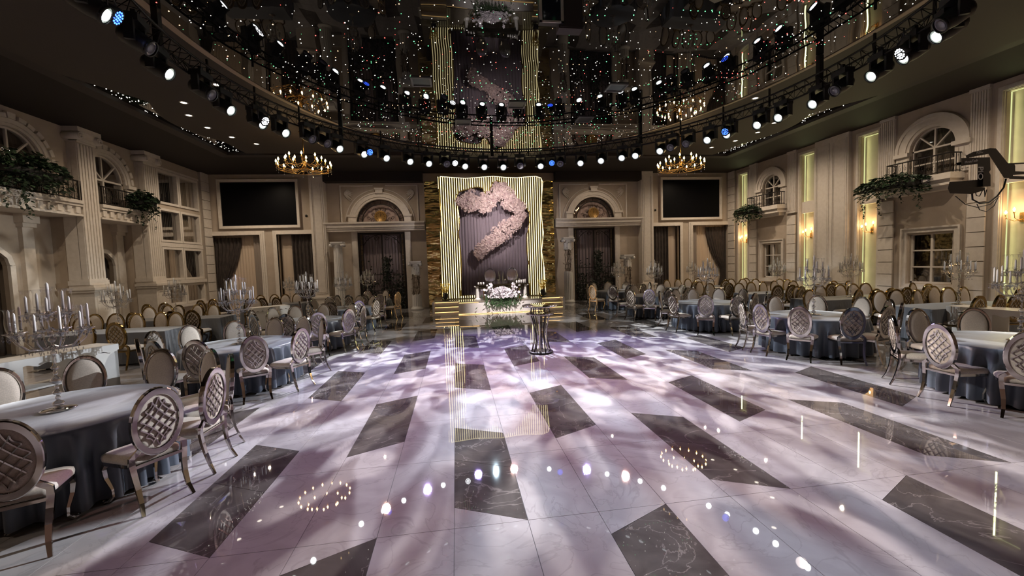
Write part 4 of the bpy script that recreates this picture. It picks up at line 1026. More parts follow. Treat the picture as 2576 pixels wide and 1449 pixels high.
# blossom garlands
def blossom(mb, c, r, rn, petals=5):
    c = Vector(c)
    n = Vector((rn.gauss(0, .5), -1, rn.gauss(0, .5))).normalized(); a = n.orthogonal().normalized(); b = n.cross(a)
    ph = rn.uniform(0, 6)
    for k in range(petals):
        t_ = ph+2*pi*k/petals; d = a*cos(t_)+b*sin(t_); s_ = n.cross(d)
        mb.add([c, c+d*r*.6+s_*r*.38+n*r*.15, c+d*r+n*r*.35, c+d*r*.6-s_*r*.38+n*r*.15], [(0, 1, 2, 3)])
def garland(path, rad, n, seed, hang=0):
    """clusters of blossoms packed along a path, rounded towards the room"""
    rn = random.Random(seed); mb = MB(); L = len(path)-1
    for i in range(n//26):
        t_ = L*(i+rn.random())/(n//26); k = min(int(t_), L-1); f = t_-k; (x0, z0), (x1, z1) = path[k], path[k+1]; r = rad[k]*(1-f)+rad[k+1]*f
        a = rn.uniform(0, 2*pi); q = sqrt(rn.random())*r*.86; cx, cz = x0+(x1-x0)*f+q*cos(a), z0+(z1-z0)*f+q*sin(a)-abs(rn.gauss(0, hang)); cr = rn.uniform(.10, .17); cyy = YD-.10-.42*sqrt(max(0, r*r-q*q))
        for _ in range(26):
            u = Vector((rn.gauss(0, 1), -abs(rn.gauss(0, 1)), rn.gauss(0, 1))).normalized(); blossom(mb, Vector((cx, cyy, cz))+u*cr, rn.uniform(.038, .06), rn)
    return mb
pathA = [crop(*q) for q in ((415, 350), (470, 390), (545, 330), (600, 400), (680, 330), (740, 240), (800, 330), (860, 400), (930, 430))]
mb = garland(pathA, [.20, .42, .40, .28, .34, .30, .36, .34, .18], 3900, 11, .06)
o = mb.build('blossom_garland', PINK); tag(stuff(o), 'dense pink blossom garland across the top of the stage arch', 'garland')
pathB = [crop(*q) for q in ((950, 500), (880, 540), (790, 620), (700, 680), (640, 740), (580, 790), (560, 830))]
mb = garland(pathB, [.20, .32, .36, .33, .28, .22, .14], 2900, 12, .03)
o = mb.build('blossom_garland', PINK); tag(stuff(o), 'pink blossom cascade slanting down across the mauve curtain', 'garland')

# couple's table with glossy dark top on two little columns
t = thing('sweetheart_table', 'dark glossy couple table with small white columns at its ends on the stage', 'table', (2.05, 18.05, ST))
MB().box(-1.12, 1.12, -.3, .3, .60, .66).build('tabletop', M('dark_mirror', (.10, .085, .05), .06, .9), t)
MB().box(-1.0, 1.0, -.26, .26, .46, .60).build('apron', M('dark_mirror', (.1, .085, .05), .06, .9), t)
for x in (-.78, .78): MB().box(x-.025, x+.025, -.24, -.19, 0, .46).build('leg', M('gold_edge', (.55, .42, .15), .2, 1), t)
for x in (-1.05, 1.05):
    m_ = MB(); m_.lathe([(.13, 0), (.13, .03), (.11, .05), (.085, .08), (.075, .10)], (x, -.12, 0), 16); m_.lathe([(.075, .10), (.068, .52)], (x, -.12, 0), 12, smooth=False); m_.lathe([(.075, .52), (.10, .55), (.11, .57)], (x, -.12, 0), 16); m_.box(x-.14, x+.14, -.26, .02, .57, .60); m_.build('column', WHITE, t)
ztop = ST+.66
for k, (x, l_) in enumerate(((1.62, 'left'), (2.62, 'right'))):
    t = thing('clear_oval_chair', 'clear acrylic oval-back chair behind the stage table, on its %s' % l_, 'chair', (x, 18.75-.30, ST))
    m_ = MB(); m_.lathe([(.01, -.36), (.13, -.32), (.22, -.18), (.25, 0), (.22, .18), (.13, .32), (.01, .36)], seg=18); o = m_.build('backrest', thin_glass('clear_acrylic', (1, 1, 1), .55, .12), t); o.location = (0, 0, 1.0); o.scale = (1, .10, 1)
    MB().box(-.2, .2, -.42, 0, .42, .46).build('seat', thin_glass('clear_acrylic'), t)
    for ax in (-.17, .17):
        for ay in (-.38, -.02): MB().box(ax-.015, ax+.015, ay-.015, ay+.015, 0, .42 if ay < -.1 else .66).build('leg', thin_glass('clear_acrylic'), t)
def goblet(x, y, lab):
    o = MB().lathe([(.035, 0), (.03, .006), (.005, .012), (.005, .10), (.03, .13), (.042, .17), (.038, .20)], seg=12, cap=False).build('goblet', thin_glass('clear_acrylic')); o.location = (x, y, ztop); tag(o, lab, 'glass', 'goblets on the stage table')
goblet(1.92, 17.95, 'clear stemmed goblet on the stage table, left of the tall vase'); goblet(2.22, 17.93, 'clear stemmed goblet on the stage table, right of the tall vase'); goblet(2.85, 17.93, 'clear stemmed goblet on the stage table beside the right-hand pillar candles')
for k in range(8):
    x = (1.05, 1.16, 1.27)[k] if k < 3 else 2.98+.105*(k-3); hgt = .10 if k < 3 else .12+.015*(k-3)
    if x > 3.1: x = 2.98+.045*(k-3)+.02
    x = x if k < 3 else 2.66+.10*(k-2)-.02
    o = MB().lathe([(.036, 0), (.036, hgt-.008), (.02, hgt)], seg=12).build('pillar_candle', CANDLE); o.location = (min(x, 3.12), 17.9+.02*(k % 2), ztop)
    tag(o, 'short white pillar candle on the stage table, %s from its %s end' % ((ORD[k], 'left') if k < 3 else (ORD[7-k], 'right')), 'candle', 'pillar candles on the stage table')
o = MB().lathe([(.10, 0), (.11, .01), (.09, .03), (.10, .35), (.13, .55), (.15, .56)], seg=18, cap=False).build('glass_vase', GLASS); o.location = (2.07, 18.12, ztop); tag(o, 'tall clear flared glass vase in the middle of the stage table', 'vase')
# bouquet spilling over the stage front
t = thing('flower_arrangement', 'white orchid arrangement with trailing leaves spilling over the stage edge', 'flowers', (2.0, 17.55, ST))
rn = random.Random(4); m_ = MB()
for i in range(420):
    x = rn.gauss(0, .29); z = .12+(.45-.30*abs(x))*rn.random()+(.30 if abs(x) > .42 and rn.random() < .5 else 0); blossom(m_, Vector((x, -.18-rn.random()*.25, z)), rn.uniform(.04, .075), rn)
stuff(m_.build('blossoms', PETAL, t)); m_ = MB()
for i in range(520):
    x = rn.gauss(0, .38); y = -.12-rn.random()*.22; z = .10+rn.gauss(0, .14)-(.25*rn.random() if y < -.24 else -.04); 
    if z < .03 and y > -.22: y = -.3
    a = rn.uniform(-2.6, -.5); L = rn.uniform(.08, .2)
    m_.add([(x, y, z), (x+L*.5*cos(a)+.02, y-.02, z+L*.5*sin(a)), (x+L*cos(a), y-.01, z+L*sin(a)), (x+L*.5*cos(a)-.02, y+.01, z+L*.5*sin(a))], [(0, 1, 2, 3)])
stuff(m_.build('foliage', M('fresh_leaf', (.05, .10, .04), .5), t)); MB().lathe([(.12, 0), (.16, .1), (.14, .14)], (0, .02, 0), 14).build('bowl', WHITE, t)
for x, z_, l_ in ((-.42, 1.0, 'left'), (4.02, 1.0, 'right')):      # gilded branch pieces in the legs of the arch
    m_ = MB(); rn = random.Random(int(x*10)); t = thing('gold_branch_ornament', 'gold branch ornament standing against the %s leg of the lit arch' % l_, 'ornament', (x, YD-.22, ST))
    for k in range(26):
        a = rn.uniform(-.6, .6); m_.tube([(0, 0, .02), (a*.12, 0, .25), (a*.35, rn.uniform(-.06, .06), .45+rn.random()*.35)], .007, 4)
        for q in range(3): m_.octa((a*(.2+.08*q), rn.uniform(-.05, .05), .38+.14*q+rn.random()*.08), .022)
    m_.build('branches', M('gilt', (.75, .55, .15), .25, 1), t); MB().lathe([(.07, 0), (.08, .01), (.03, .04)], seg=12).build('foot', M('gilt'), t)
def par_can(x, y, z, aim, label, lens, sc_=1.0):
    t = thing('stage_spotlight', label, 'spotlight', (x, y, z))
    b_ = MB(); b_.lathe([(.07*sc_, -.12), (.11*sc_, -.08), (.12*sc_, .05), (.13*sc_, .12)], seg=16); o = b_.build('housing', BLACK, t); o.location = (0, 0, .17*sc_)
    o.rotation_euler = Vector(aim).to_track_quat('Z', 'Y').to_euler()
    l2 = MB().lathe([(.001, .121), (.12*sc_, .121), (.12*sc_, .128), (.001, .128)], seg=16, cap=False).build('lens', lens, o)
    f = MB(); f.tube([(-.15*sc_, 0, .17*sc_), (-.15*sc_, -.02, .03), (-.1*sc_, -.1, 0.01), (.1*sc_, -.1, .01), (.15*sc_, -.02, .03), (.15*sc_, 0, .17*sc_)], .012, 5); f.tube([(-.14, .08, .01), (.14, .08, .01)], .012, 4); f.build('floor_bracket', BLKMET, t); return t
par_can(-.40, 17.98+.3, ST, (.1, .5, .9), 'black floor spotlight at the left foot of the stage arch', M('dim_lens', (.4, .4, .42), .2))
par_can(3.98, 17.98+.2, ST, (-.1, .5, .9), 'black floor spotlight at the right foot of the stage arch', M('dim_lens'))

# ================================================================== BROKEN COLUMNS WITH TWIGS beside the gates
def capital(mb, z, r):
    mb.lathe([(r*.92, z), (r*1.05, z+.04), (r*.95, z+.08), (r*1.15, z+.13)], seg=20)
    mb.box(-r*1.4, r*1.4, -r*1.3, r*1.3, z+.20, z+.27)
    mb.box(-r*1.25, r*1.25, -r*1.1, r*1.1, z+.12, z+.20)
    for q in (-1, 1): mb.tube([(q*r*1.28, -r*1.2, z+.11), (q*r*1.28, r*1.2, z+.11)], .075, 12)
def fshaft(mb, z0, z1, r0, r1, ragged=0, seg=32, rn=None):
    vs_ = []
    for j, (z, r) in enumerate(((z0, r0), (z1, r1))):
        for i in range(seg): a = 2*pi*i/seg; rr = r*(1 if i % 2 else .92); vs_.append((rr*cos(a), rr*sin(a), z+(rn.uniform(-.06, .06) if rn and ((ragged == 1 and j == 1) or (ragged == -1 and j == 0)) else 0)))
    mb.add(vs_, [(i, (i+1) % seg, seg+(i+1) % seg, seg+i) for i in range(seg)]+[tuple(range(seg-1, -1, -1)), tuple(range(seg, 2*seg))])
def broken(x, y, H, gap, label):
    t = thing('broken_column', label, 'column', (x, y, 0)); rn = random.Random(int(x*7))
    m_ = MB(); m_.lathe([(.30, 0), (.31, .05), (.29, .09), (.25, .12), (.245, .16)], seg=24)
    if gap: fshaft(m_, .16, gap[0], .23, .22, 1, rn=rn)
    else: fshaft(m_, .16, H-.27, .235, .19)
    m_.build('lower_shaft', WHITE, t)
    m_ = MB()
    if gap:
        fshaft(m_, gap[1], H-.27, .21, .20, -1, rn=rn)
    capital(m_, H-.27, .2); m_.build('capital', WHITE, t)
    if gap:
        m_ = MB(); lf = MB()
        for k in range(14):
            a = rn.uniform(0, 6.28); P = [(.10*cos(a), .10*sin(a), gap[0]-.12)]; zz = gap[0]-.1; b = a
            while zz < gap[1]+.08: zz += (gap[1]-gap[0]+.1)/5; b += rn.gauss(0, .4); r_ = .13+.04*rn.random(); P.append((r_*cos(b), r_*sin(b), zz))
            m_.tube(P, .008, 4)
            for q in range(6): p = P[rn.randrange(1, len(P))]; a2 = rn.uniform(0, 6.28); L = rn.uniform(.05, .14); e = (p[0]+L*cos(a2), p[1]+L*sin(a2), p[2]+rn.uniform(-.04, .1)); m_.tube([p, e], .004, 3); lf.octa(e, .018)
        m_.build('twigs', TWIG, t); stuff(lf.build('dry_buds', TWIG, t))
broken(-5.40, 20.5, 3.38, None, 'tall white ionic column left of the left iron gate')
broken(-1.83, 20.45, 2.36, (.72, 1.72), 'broken white column with twigs in its gap, right of the left iron gate')
broken(5.80, 20.45, 3.32, (1.55, 2.72), 'tall broken white column with dark twigs, left of the right iron gate')
broken(9.0, 20.5, 2.36, (.75, 1.75), 'short broken white column with twigs, right of the right iron gate')

# ================================================================== TRUSS RING AND MOVING HEADS
TC = (1.85, 8.1); TR = 6.5
def ring(r, z, n=96): return [(TC[0]+r*cos(2*pi*i/n), TC[1]+r*sin(2*pi*i/n), z) for i in range(n)]
tr = thing('lighting_truss', 'black circular lighting truss hanging below the mirrored ceiling', 'truss')
for r, z, q in ((TR-.16, 6.06, .024), (TR+.16, 6.06, .024), (TR, 5.80, .024)):
    m_ = MB(); m_.tube(ring(r, z), q, 6, closed=True); m_.build('ring_tube', BLKMET, tr)
m_ = MB(); n = 150
for i in range(n):
    a, b = 2*pi*i/n, 2*pi*(i+.5)/n; c_ = 2*pi*(i+1)/n
    p = lambda r, t_, z: (TC[0]+r*cos(t_), TC[1]+r*sin(t_), z)
    m_.tube([p(TR-.16, a, 6.06), p(TR, b, 5.80), p(TR-.16, c_, 6.06)], .009, 3); m_.tube([p(TR+.16, a, 6.06), p(TR, b, 5.80), p(TR+.16, c_, 6.06)], .009, 3); m_.tube([p(TR-.16, a, 6.06), p(TR+.16, b, 6.06)], .009, 3)
stuff(m_.build('lattice_bracing', BLKMET, tr))
for i in range(32):
    a = 2*pi*i/32+.05; m_ = MB(); x, y = TC[0]+TR*cos(a), TC[1]+TR*sin(a); w_ = .05 if i % 4 == 0 else .018; m_.box(x-w_, x+w_, y-w_, y+w_, 5.85, 6.51 if i % 4 == 0 else 6.30); m_.build('hanger', BLKMET, tr)

def make_head(lens, name='moving_head_light'):
    t = thing(name, 'x', 'stage light', (0, 0, 0), 0, 'moving heads along the truss')
    m_ = MB(); m_.box(-.17, .17, -.11, .11, .20, .31); m_.box(-.03, .03, -.03, .03, .31, .42); m_.build('base', BLACK, t)
    for s_ in (-1, 1): m_ = MB(); m_.box(s_*.17-.025, s_*.17+.025, -.06, .06, -.08, .22); m_.build('yoke_arm', BLACK, t)
    m_ = MB(); m_.lathe([(.10, -.20), (.135, -.15), (.14, .05), (.12, .16), (.125, .20)], seg=14); h = m_.build('head', BLACK, t); h.rotation_euler = (R(-122), 0, R(180))
    l2 = MB().lathe([(.001, .201), (.074, .201), (.074, .212), (.001, .212)], seg=18, cap=False).build('lens', lens, h); MB().lathe([(.074, .200), (.105, .204)], seg=18, cap=False).build('lens_rim', M('halo_rim', (.6, .62, .6), .2, 1, emit=(.8, .95, .85), strength=.35 if lens is LENS else 0, sample=False) if lens is LENS else lens, h)  # rim glow of lit heads stands in for the halo around the lens
    m_ = MB(); m_.lathe([(.105, .19), (.125, .19), (.125, .225), (.107, .225)], seg=18, cap=False); m_.build('lens_ring', BLACK, h)
    register(t); return t
def make_par(lens):
    t = thing('led_wash_light', 'x', 'stage light', (0, 0, 0), 0, 'round led wash lights on the truss')
    m_ = MB(); m_.lathe([(.08, -.14), (.12, -.08), (.125, .06)], seg=14); h = m_.build('housing', BLACK, t); h.rotation_euler = (R(-120), 0, R(180))
    d = MB()
    for q, nn in ((0, 1), (.04, 6), (.08, 12)):
        for k in range(nn): a = 2*pi*k/nn; d.lathe([(.001, .062), (.013, .062), (.013, .068), (.001, .068)], (q*cos(a), q*sin(a), 0), 6, cap=False)
    d.build('led_cluster', lens, h)
    m_ = MB(); m_.tube([(-.13, 0, 0), (-.14, 0, .2), (0, 0, .26), (.14, 0, .2), (.13, 0, 0)], .012, 5); m_.tube([(0, 0, .26), (0, 0, .40)], .014, 5); m_.build('bracket', BLACK, t)
    register(t); return t
LIT = [(295, 22), (432, 170), (578, 265), (650, 303), (712, 325), (848, 367), (903, 384), (960, 395), (1020, 405), (1070, 410), (1166, 415), (1213, 420), (1264, 418), (1360, 415), (1463, 408), (1517, 403), (1567, 392), (1593, 380), (1662, 373), (1788, 346), (1843, 333), (1907, 305), (1972, 287), (2040, 250), (2187, 178), (2277, 130), (2335, 78)]
OFF = [(350, 100), (500, 225), (770, 343), (808, 355), (1117, 410), (1307, 416), (1410, 408), (1708, 372), (1750, 362), (2125, 215), (2425, 35)]
PARS = [(312, 42, 0), (931, 380, 0), (1388, 407, 0), (1817, 327, 0), (678, 300, 1), (1145, 408, 1), (2240, 133, 1)]
ZH = 5.57
def spot_xy(px, py):
    p = atz(px, py, ZH); a = math.atan2(p.y-TC[1], p.x-TC[0]); return TC[0]+(TR-.12)*cos(a), TC[1]+(TR-.12)*sin(a), a
head_on = make_head(LENS); head_off = make_head(M('dead_lens', (.2, .2, .22), .1, ior=1.8)); par_b = make_par(BLUEL); par_w = make_par(WHITEL)
seen = set(); heads = []
def put(proto, x, y, rz, lab):
    if proto.name in seen: return dup(proto, (x, y, ZH), rz, lab)
    seen.add(proto.name); proto.location = (x, y, ZH); proto.rotation_euler = (0, 0, rz); proto['label'] = lab; return proto
for i, (px, py) in enumerate(LIT):
    x, y, a = spot_xy(px, py); x -= .17*cos(a)*0; o = put(head_on, x+.18*cos(a), y+.18*sin(a), a+pi/2+pi, 'glowing white moving head, %s lit one from the left end of the ring' % ORD[i]); heads.append((x, y, a))
for i, (px, py) in enumerate(OFF):
    x, y, a = spot_xy(px, py); put(head_off, x, y, a+pi/2+pi, 'unlit black moving head, %s dark one from the left end of the ring' % ORD[i])
nb = nw = 0
for px, py, k in PARS:
    x, y, a = spot_xy(px, py)
    if k: lab = 'round wash light glowing white, %s white one from the left' % ORD[nw]; nw += 1
    else: lab = 'round wash light glowing blue, %s blue one from the left' % ORD[nb]; nb += 1
    put(par_w if k else par_b, x, y, a+pi/2+pi, lab)
# the beams: broken up by gobos, cool white over lilac and rose washes
BEAMS = [  # head index, target, energy, colour, cone, gobo(scale, lo, hi, stretch)
    (11, (1.6, 5.0, 0), 1500, (.66, .86, 1), 24, (5, .42, .58, (1, 1))),
    (10, (-2.0, 7.0, 0), 900, (.90, .90, 1), 40, (13, .50, .60, (1, 1))), (9, (-3.2, 9.6, 0), 650, (.92, .96, .98), 38, (13, .50, .60, (1, 1))), (12, (-1.0, 4.4, 0), 1100, (1, .92, .90), 36, (13, .50, .60, (1, 1))),
    (12, (6.2, 7.6, 0), 1000, (.92, .95, 1), 42, (13, .50, .60, (1, 1))), (11, (4.6, 4.6, 0), 1300, (1, .93, .92), 38, (13, .50, .60, (1, 1))), (13, (7.2, 10.6, 0), 600, (.93, .97, .97), 40, (13, .50, .60, (1, 1))),
    (10, (3.2, 8.0, 0), 900, (.84, .88, 1), 40, (13, .49, .60, (1, 1))), (13, (.2, 9.5, 0), 650, (.84, .86, 1), 40, (13, .50, .60, (1, 1))),
    (14, (3.0, 3.6, 0), 900, (1, .90, .86), 36, (12, .50, .60, (1, 1))),
    (20, (-3.7, 5.0, .7), 1700, (.88, .93, 1), 22, (6, .40, .58, (1, .6))), (22, (-4.0, 8.4, .7), 700, (.80, .88, 1), 26, (6, .42, .6, (1, .6))),
    (3, (7.9, 7.9, .7), 800, (.92, .96, 1), 26, (6, .42, .6, (1, .6))), (5, (7.6, 11.4, .7), 350, (.85, .9, 1), 26, (6, .42, .6, (1, .6))), (1, (7.6, 4.8, .7), 900, (1, .97, .9), 26, (6, .44, .62, (1, .6))),
    (19, (-3.8, 12.5, .5), 420, (.95, .97, .95), 40, (8, .46, .6, (1, 1))), (7, (7.2, 15, .5), 350, (.95, .97, .95), 40, (8, .46, .6, (1, 1))),
    (17, (-7.8, 11, .5), 380, (.95, .95, .92), 44, (8, .44, .6, (1, 1))),
]
for k, (hi, tg, e, c_, cone, (gs, lo, hi_, st_)) in enumerate(BEAMS):
    x, y, a = heads[hi]; o = lamp('head_and_fill_beam', 'SPOT', (x-.16*cos(a), y-.16*sin(a), ZH-.25), e*EXB, c_, target=tg, spot_size=R(cone), spot_blend=.6, shadow_soft_size=.02)
    gobo(o.data, gs, lo, hi_, st_, seed=k*1.7, base=.0)
WASH = [(10, (1.2, 9.8, 0), 1050, (.46, .34, 1.0), 66), (14, (3.8, 7.6, 0), 1250, (.48, .38, 1.0), 66), (8, (-.8, 7.2, 0), 1100, (.52, .36, 1.0), 66),
        (12, (1.5, 2.6, 0), 1000, (1, .56, .50), 64), (16, (-1.2, 3.0, 0), 900, (1, .54, .46), 62), (6, (5.2, 2.8, 0), 1150, (1, .58, .44), 66), (23, (-3.5, 7, 0), 200, (1, .86, .8), 74)]
for k, (hi, tg, e, c_, cone) in enumerate(WASH):
    x, y, a = heads[hi]; lamp('head_wash', 'SPOT', (x-.16*cos(a), y-.16*sin(a), ZH-.25), e*EXW, c_, target=tg, spot_size=R(cone), spot_blend=1.0, shadow_soft_size=.12)

for hi, tg, e in ((13, (1.2, 19, 4.2), 800), (11, (2.8, 19, 4.0), 800), (12, (2.0, 17.5, .6), 2600)):  # added spots that brighten the curtain, garlands and bouquet
    x, y, a = heads[hi]; lamp('head_and_fill_beam', 'SPOT', (x-.4*cos(a), TC[1]+5.2, ZH-.25), e, (1, .90, .88), target=tg, spot_size=R(44 if e == 800 else 30), spot_blend=.8, shadow_soft_size=.05)
# recessed downlights in the taupe panels
DL = [(462, 258), (475, 290), (522, 321), (583, 345), (645, 362), (645, 207), (545, 213), (1953, 265), (1948, 309), (1906, 333), (1850, 354), (1790, 371), (1900, 247)]
pr = None
for i, (px, py) in enumerate(DL):
    p = atz(px, py, 6.54); s_ = 'left' if px < 1200 else 'right'; lab = 'small recessed downlight, %s from the left in the %s ceiling panel' % (ORD[sorted(q for q in DL if (q[0] < 1200) == (px < 1200)).index((px, py))], s_)
    if pr is None:
        pr = thing('downlight', lab, 'ceiling light', (p.x, p.y, 6.545), 0, 'recessed downlights'); MB().lathe([(.075, 0), (.10, -.004), (.10, -.012), (.07, -.012)], seg=16, cap=False).build('trim_ring', WHITE, pr); MB().lathe([(.001, -.004), (.072, -.006)], seg=16, cap=False).build('lens', DOWNL, pr); register(pr)
    else: dup(pr, (p.x, p.y, 6.545), 0, lab)

# ================================================================== CHANDELIERS
def chandelier(x, y, z, label):
    t = thing('chandelier', label, 'chandelier', (x, y, z), 0, 'gold candle chandeliers'); G_ = M('chandelier_gold', (.75, .48, .18), .25, 1)
    MB().lathe([(.02, -.12), (.10, -.10), (.14, -.04), (.06, .0), (.04, .1), (.07, .16), (.03, .22), (.05, .32), (.02, .40)], seg=16).build('hub', G_, t)
    m_ = MB(); m_.tube([(0, 0, .4), (0, 0, 6.54-z)], .012, 5); m_.build('chain', G_, t); MB().lathe([(.10, 6.50-z), (.12, 6.545-z)], seg=14).build('ceiling_rose', G_, t)
    dr = MB()
    for n, r, zz, ph in ((16, .80, .0, 0), (8, .52, .20, .2)):
        for k in range(n):
            a = 2*pi*k/n+ph; P = [(q*r*cos(a), q*r*sin(a), zz+h) for q, h in ((.10, .0), (.3, -.10), (.6, -.13), (.88, -.08), (1, .02))]
            m_ = MB(); m_.tube(P, .010, 5); m_.lathe([(.005, -.05), (.012, 0), (.035, .015), (.012, .02), (.012, .08)], (r*cos(a), r*sin(a), zz+.02), 8); arm = m_.build('arm', G_, t)
            MB().lathe([(.008, .0), (.024, .02), (.026, .045), (.010, .08), (.002, .10)], (r*cos(a), r*sin(a), zz+.10), 8).build('bulb', BULB, arm)
            dr.tube([(r*cos(a), r*sin(a), zz-.03), (r*cos(a), r*sin(a), zz-.12)], .003, 3); dr.octa((r*cos(a), r*sin(a), zz-.15), .014, .032)
    m_ = MB(); m_.tube([(.8*cos(a), .8*sin(a), -.06) for a in [2*pi*i/40 for i in range(40)]], .008, 4, closed=True); m_.build('rim', G_, t)
    stuff(dr.build('crystal_drops', CRYSTAL, t))
    lamp('chandelier_glow', 'POINT', (0, 0, .30), 55, (1, .62, .28), parent=t, shadow_soft_size=.04)
chandelier(-4.62, 14.3, 5.42, 'round gold chandelier with glowing candle bulbs, left of the stage')
chandelier(8.42, 14.3, 5.42, 'round gold chandelier with glowing candle bulbs, right of the stage')

# ================================================================== SCONCES on the right wall
for i, (u, l_) in enumerate(((20.02, 'in the farthest lit niche'), (16.02, 'in the second lit niche from the far corner'), (13.38, 'in the lit niche beyond the near balcony'), (9.3, 'in the nearest lit niche at the right edge'))):
    x = XR-(-.17)-.0; x = XR+.165; t = thing('wall_sconce', 'three-armed gold candle sconce '+l_, 'wall lamp', (x, u, 2.93), 0, 'gold wall sconces'); G_ = M('chandelier_gold')
    m_ = MB(); m_.box(-.03, 0, -.04, .04, -.16, .10); m_.build('backplate', G_, t)
    for q, (dy, dx, dz) in enumerate(((.22, -.20, .04), (0, -.28, .10), (-.20, -.20, .14))):
        m_ = MB(); m_.tube([(-.02, 0, -.08), (dx*.4, dy*.5, -.12), (dx*.9, dy*.95, -.05), (dx, dy, dz)], .009, 5); m_.lathe([(.004, -.03), (.03, 0), (.012, .01), (.012, .05)], (dx, dy, dz), 8); arm = m_.build('arm', G_, t)
        MB().lathe([(.01, 0), (.026, .02), (.024, .05), (.008, .08), (.002, .095)], (dx, dy, dz+.05), 8).build('bulb', BULB, arm)
        m_ = MB(); m_.octa((dx, dy, dz-.09), .012, .03); m_.build('crystal_drop', CRYSTAL, arm)
    lamp('sconce_glow', 'POINT', (-.24, 0, .22), 9, (1, .58, .26), parent=t, shadow_soft_size=.12)

# ================================================================== PLANTS on the balconies
def fern(x, y, z, L, W_, H, label, seed, axis='y', trail=4, n=750):
    t = thing('hanging_plant', label, 'plant', (x, y, z)); rn = random.Random(seed); m_ = MB()
    def leaf(p, d, s_):
        d = d.normalized(); sd = d.cross(Vector((rn.uniform(-1, 1), rn.uniform(-1, 1), 1))).normalized(); up = Vector((0, 0, 1))
        m_.add([p, p+d*s_*.45+sd*s_*.34, p+d*s_-up*s_*.15, p+d*s_*.45-sd*s_*.34], [(0, 1, 2, 3)])
    for i in range(n):
        a = rn.uniform(0, 2*pi); q = sqrt(rn.random()); u, v = q*cos(a)*L/2, q*sin(a)*W_/2; zz = H*(.5+.5*rn.random())*(1-q*q*.8)-.05*rn.random()
        if rn.random() < .35: zz = -rn.random()*H*.7*(.4+q)
        leaf(Vector((v, u, zz)), Vector((sin(a)*1.2, cos(a), .5-rn.random()*1.3)), rn.uniform(.09, .17))
    for k in range(trail):
        u = (rn.random()-.5)*L*.8; ln = H*(1.1+1.4*rn.random()); P = Vector((rn.uniform(-W_*.3, W_*.3), u, 0))
        for j in range(int(ln/.035)): P = P+Vector((rn.gauss(0, .012), rn.gauss(0, .015), -.035)); leaf(P.copy(), Vector((rn.gauss(0, 1), rn.gauss(0, 1), -.6)), rn.uniform(.06, .11))
    stuff(m_.build('foliage', LEAF, t)); m_ = MB(); m_.box(-.14, .14, -L*.38, L*.38, -.12, .06); m_.build('planter_box', BLACK, t)
fern(XL+.30, 12.75, 4.95, 2.0, .7, .60, 'large trailing ivy in a box on the nearer left balcony', 1, trail=7, n=1100)
fern(XL+.28, 16.75, 4.75, 1.15, .55, .45, 'small trailing ivy in a box on the farther left balcony', 2, trail=6, n=650)
fern(XR-.62, 12.15, 4.28, 2.3, .6, .42, 'wide trailing ivy hanging from the nearer right balcony', 3, trail=7, n=1000)
fern(XR-.60, 19.0, 4.25, 1.7, .55, .42, 'trailing ivy hanging from the farther right balcony', 4, trail=5, n=750)

# ================================================================== CAMERA CRANE at the right edge
JY = 5.6
def J(x, y, d=0): p = aty(x, y, JY+d); return (p.x, p.y, p.z)
t = thing('camera_crane', 'black camera crane head hanging from its jib arm at the right edge', 'camera crane')
CR = M('crane_black', (.022, .020, .020), .35)
def plate(pts, name, d0=-.05, d1=.05, mat=CR):
    a = [J(x, y, d0) for x, y in pts]; b = [J(x, y, d1) for x, y in pts]; k = len(pts); m_ = MB(); m_.add(a+b, [tuple(range(k)), tuple(range(2*k-1, k-1, -1))]+[(i, (i+1) % k, k+(i+1) % k, k+i) for i in range(k)]); return fixn(m_.build(name, mat, t))
def c5(x, y): return (2376+x*.138, 350+y*.138)
plate([c5(*q) for q in ((385, 300), (520, 235), (830, 165), (940, 170), (1160, 440), (1290, 480), (1290, 590), (1200, 715), (1085, 710), (800, 270), (560, 315), (400, 350))], 'arm')
plate([c5(*q) for q in ((1150, 440), (1460, 425), (1460, 450), (1280, 460), (1280, 585), (1460, 590), (1460, 640), (1250, 655), (1250, 670), (1700, 690), (1700, 740), (1180, 725))], 'boom', -.04, .04)
plate([c5(*q) for q in ((300, 345), (830, 330), (840, 560), (815, 600), (840, 650), (840, 860), (390, 880), (370, 760), (600, 740), (600, 450), (300, 490))], 'pan_head', -.10, .10)
plate([c5(*q) for q in ((220, 430), (300, 415), (300, 470), (225, 480))], 'lens', -.05, .05)
plate([c5(*q) for q in ((90, 780), (370, 760), (400, 860), (740, 880), (735, 930), (500, 1000), (100, 990), (60, 900))], 'camera_body', -.12, .12)
plate([c5(*q) for q in ((710, 590), (790, 560), (800, 700), (740, 860), (700, 860))], 'motor', -.14, -.10)
for P in ([(500, 960), (510, 1100), (640, 1170), (800, 1155), (960, 1040), (1080, 880), (1120, 720)], [(200, 1040), (380, 1190), (600, 1245), (830, 1190), (1000, 1040)], [(560, 940), (580, 1030), (640, 1040), (690, 940)], [(590, 1180), (640, 1290), (760, 1320), (900, 1220), (980, 1060)], [(730, 930), (735, 1050), (770, 920)]):
    m_ = MB(); m_.tube([J(*c5(*q), .02*(i % 2)) for i, q in enumerate(P)], .012 if P[0][0] == 500 else .006, 6); m_.build('cable', BLACK, t)
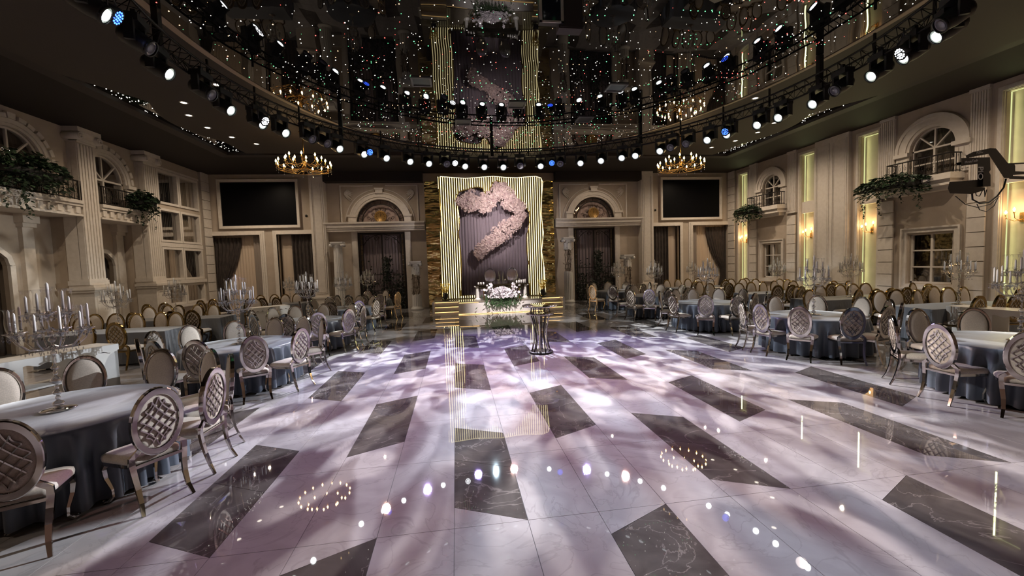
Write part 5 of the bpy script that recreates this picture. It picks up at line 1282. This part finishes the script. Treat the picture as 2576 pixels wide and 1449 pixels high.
# lettering on the crane head
def text(body, size, loc, rot, mat, parent, name='lettering'):
    cu = bpy.data.curves.new(name, 'FONT'); cu.body = body; cu.size = size; cu.extrude = .001; cu.align_x = 'CENTER'; cu.align_y = 'CENTER'
    o = bpy.data.objects.new(name, cu); COL.objects.link(o); cu.materials.append(mat); me = bpy.data.meshes.new_from_object(o); me.name = name; bpy.data.objects.remove(o); o = bpy.data.objects.new(name, me); COL.objects.link(o); o['kind'] = 'stuff'; o.parent = parent; o.location = loc; o.rotation_euler = rot; return o
WT_ = M('printed_white', (.75, .74, .72), .5)
text('PIO', .135, J(*c5(655, 620), -.145), (pi/2, R(90), 0), WT_, t); text('MovieTech', .055, J(*c5(490, 405), -.105), (pi/2, R(-8), 0), WT_, t); text('ABC', .07, J(*c5(640, 235), -.055), (pi/2, R(-13), 0), WT_, t)

# ================================================================== HANGING MONITOR near the top edge
t = thing('hanging_monitor', 'black hanging monitor with a silver side frame near the ceiling centre', 'monitor')
p = atz(1386, 62, 5.95); m_ = MB(); m_.box(-.20, .20, -.05, .05, 0, .62); o = m_.build('housing', BLACK, t); o.location = p
b_ = MB(); b_.box(-.20, -.155, -.065, -.05, 0, .62); b_.box(.155, .20, -.065, -.05, 0, .62); b_.box(-.2, .2, -.065, -.05, 0, .03); o = b_.build('silver_frame', M('silver', (.6, .57, .55), .35, .7), t); o.location = p
b_ = MB(); b_.box(-.15, .15, -.056, -.052, .03, .62); o = b_.build('display_panel', M('dark_blue_glass', (.01, .014, .022), .1), t); o.location = p
b_ = MB(); b_.box(-.03, .03, -.02, .02, .60, .66); o = b_.build('mounting_bracket', BLKMET, t); o.location = p
t = thing('monitor_reflection_box', 'plain black box standing for the reflection of the hanging monitor', 'speaker')  # box modelled in place of the monitor's reflection in the ceiling
p = atz(1432, 80, 5.90); m_ = MB(); m_.box(-.20, .20, -.10, .10, 0, .66); o = m_.build('box_body', M('reflection_black', (.014, .010, .009), .6), t); o.location = p
b_ = MB(); b_.box(-.18, .18, -.11, -.10, .02, .64); o = b_.build('front_face', M('reflection_front_black', (.02, .015, .013), .7), t); o.location = p
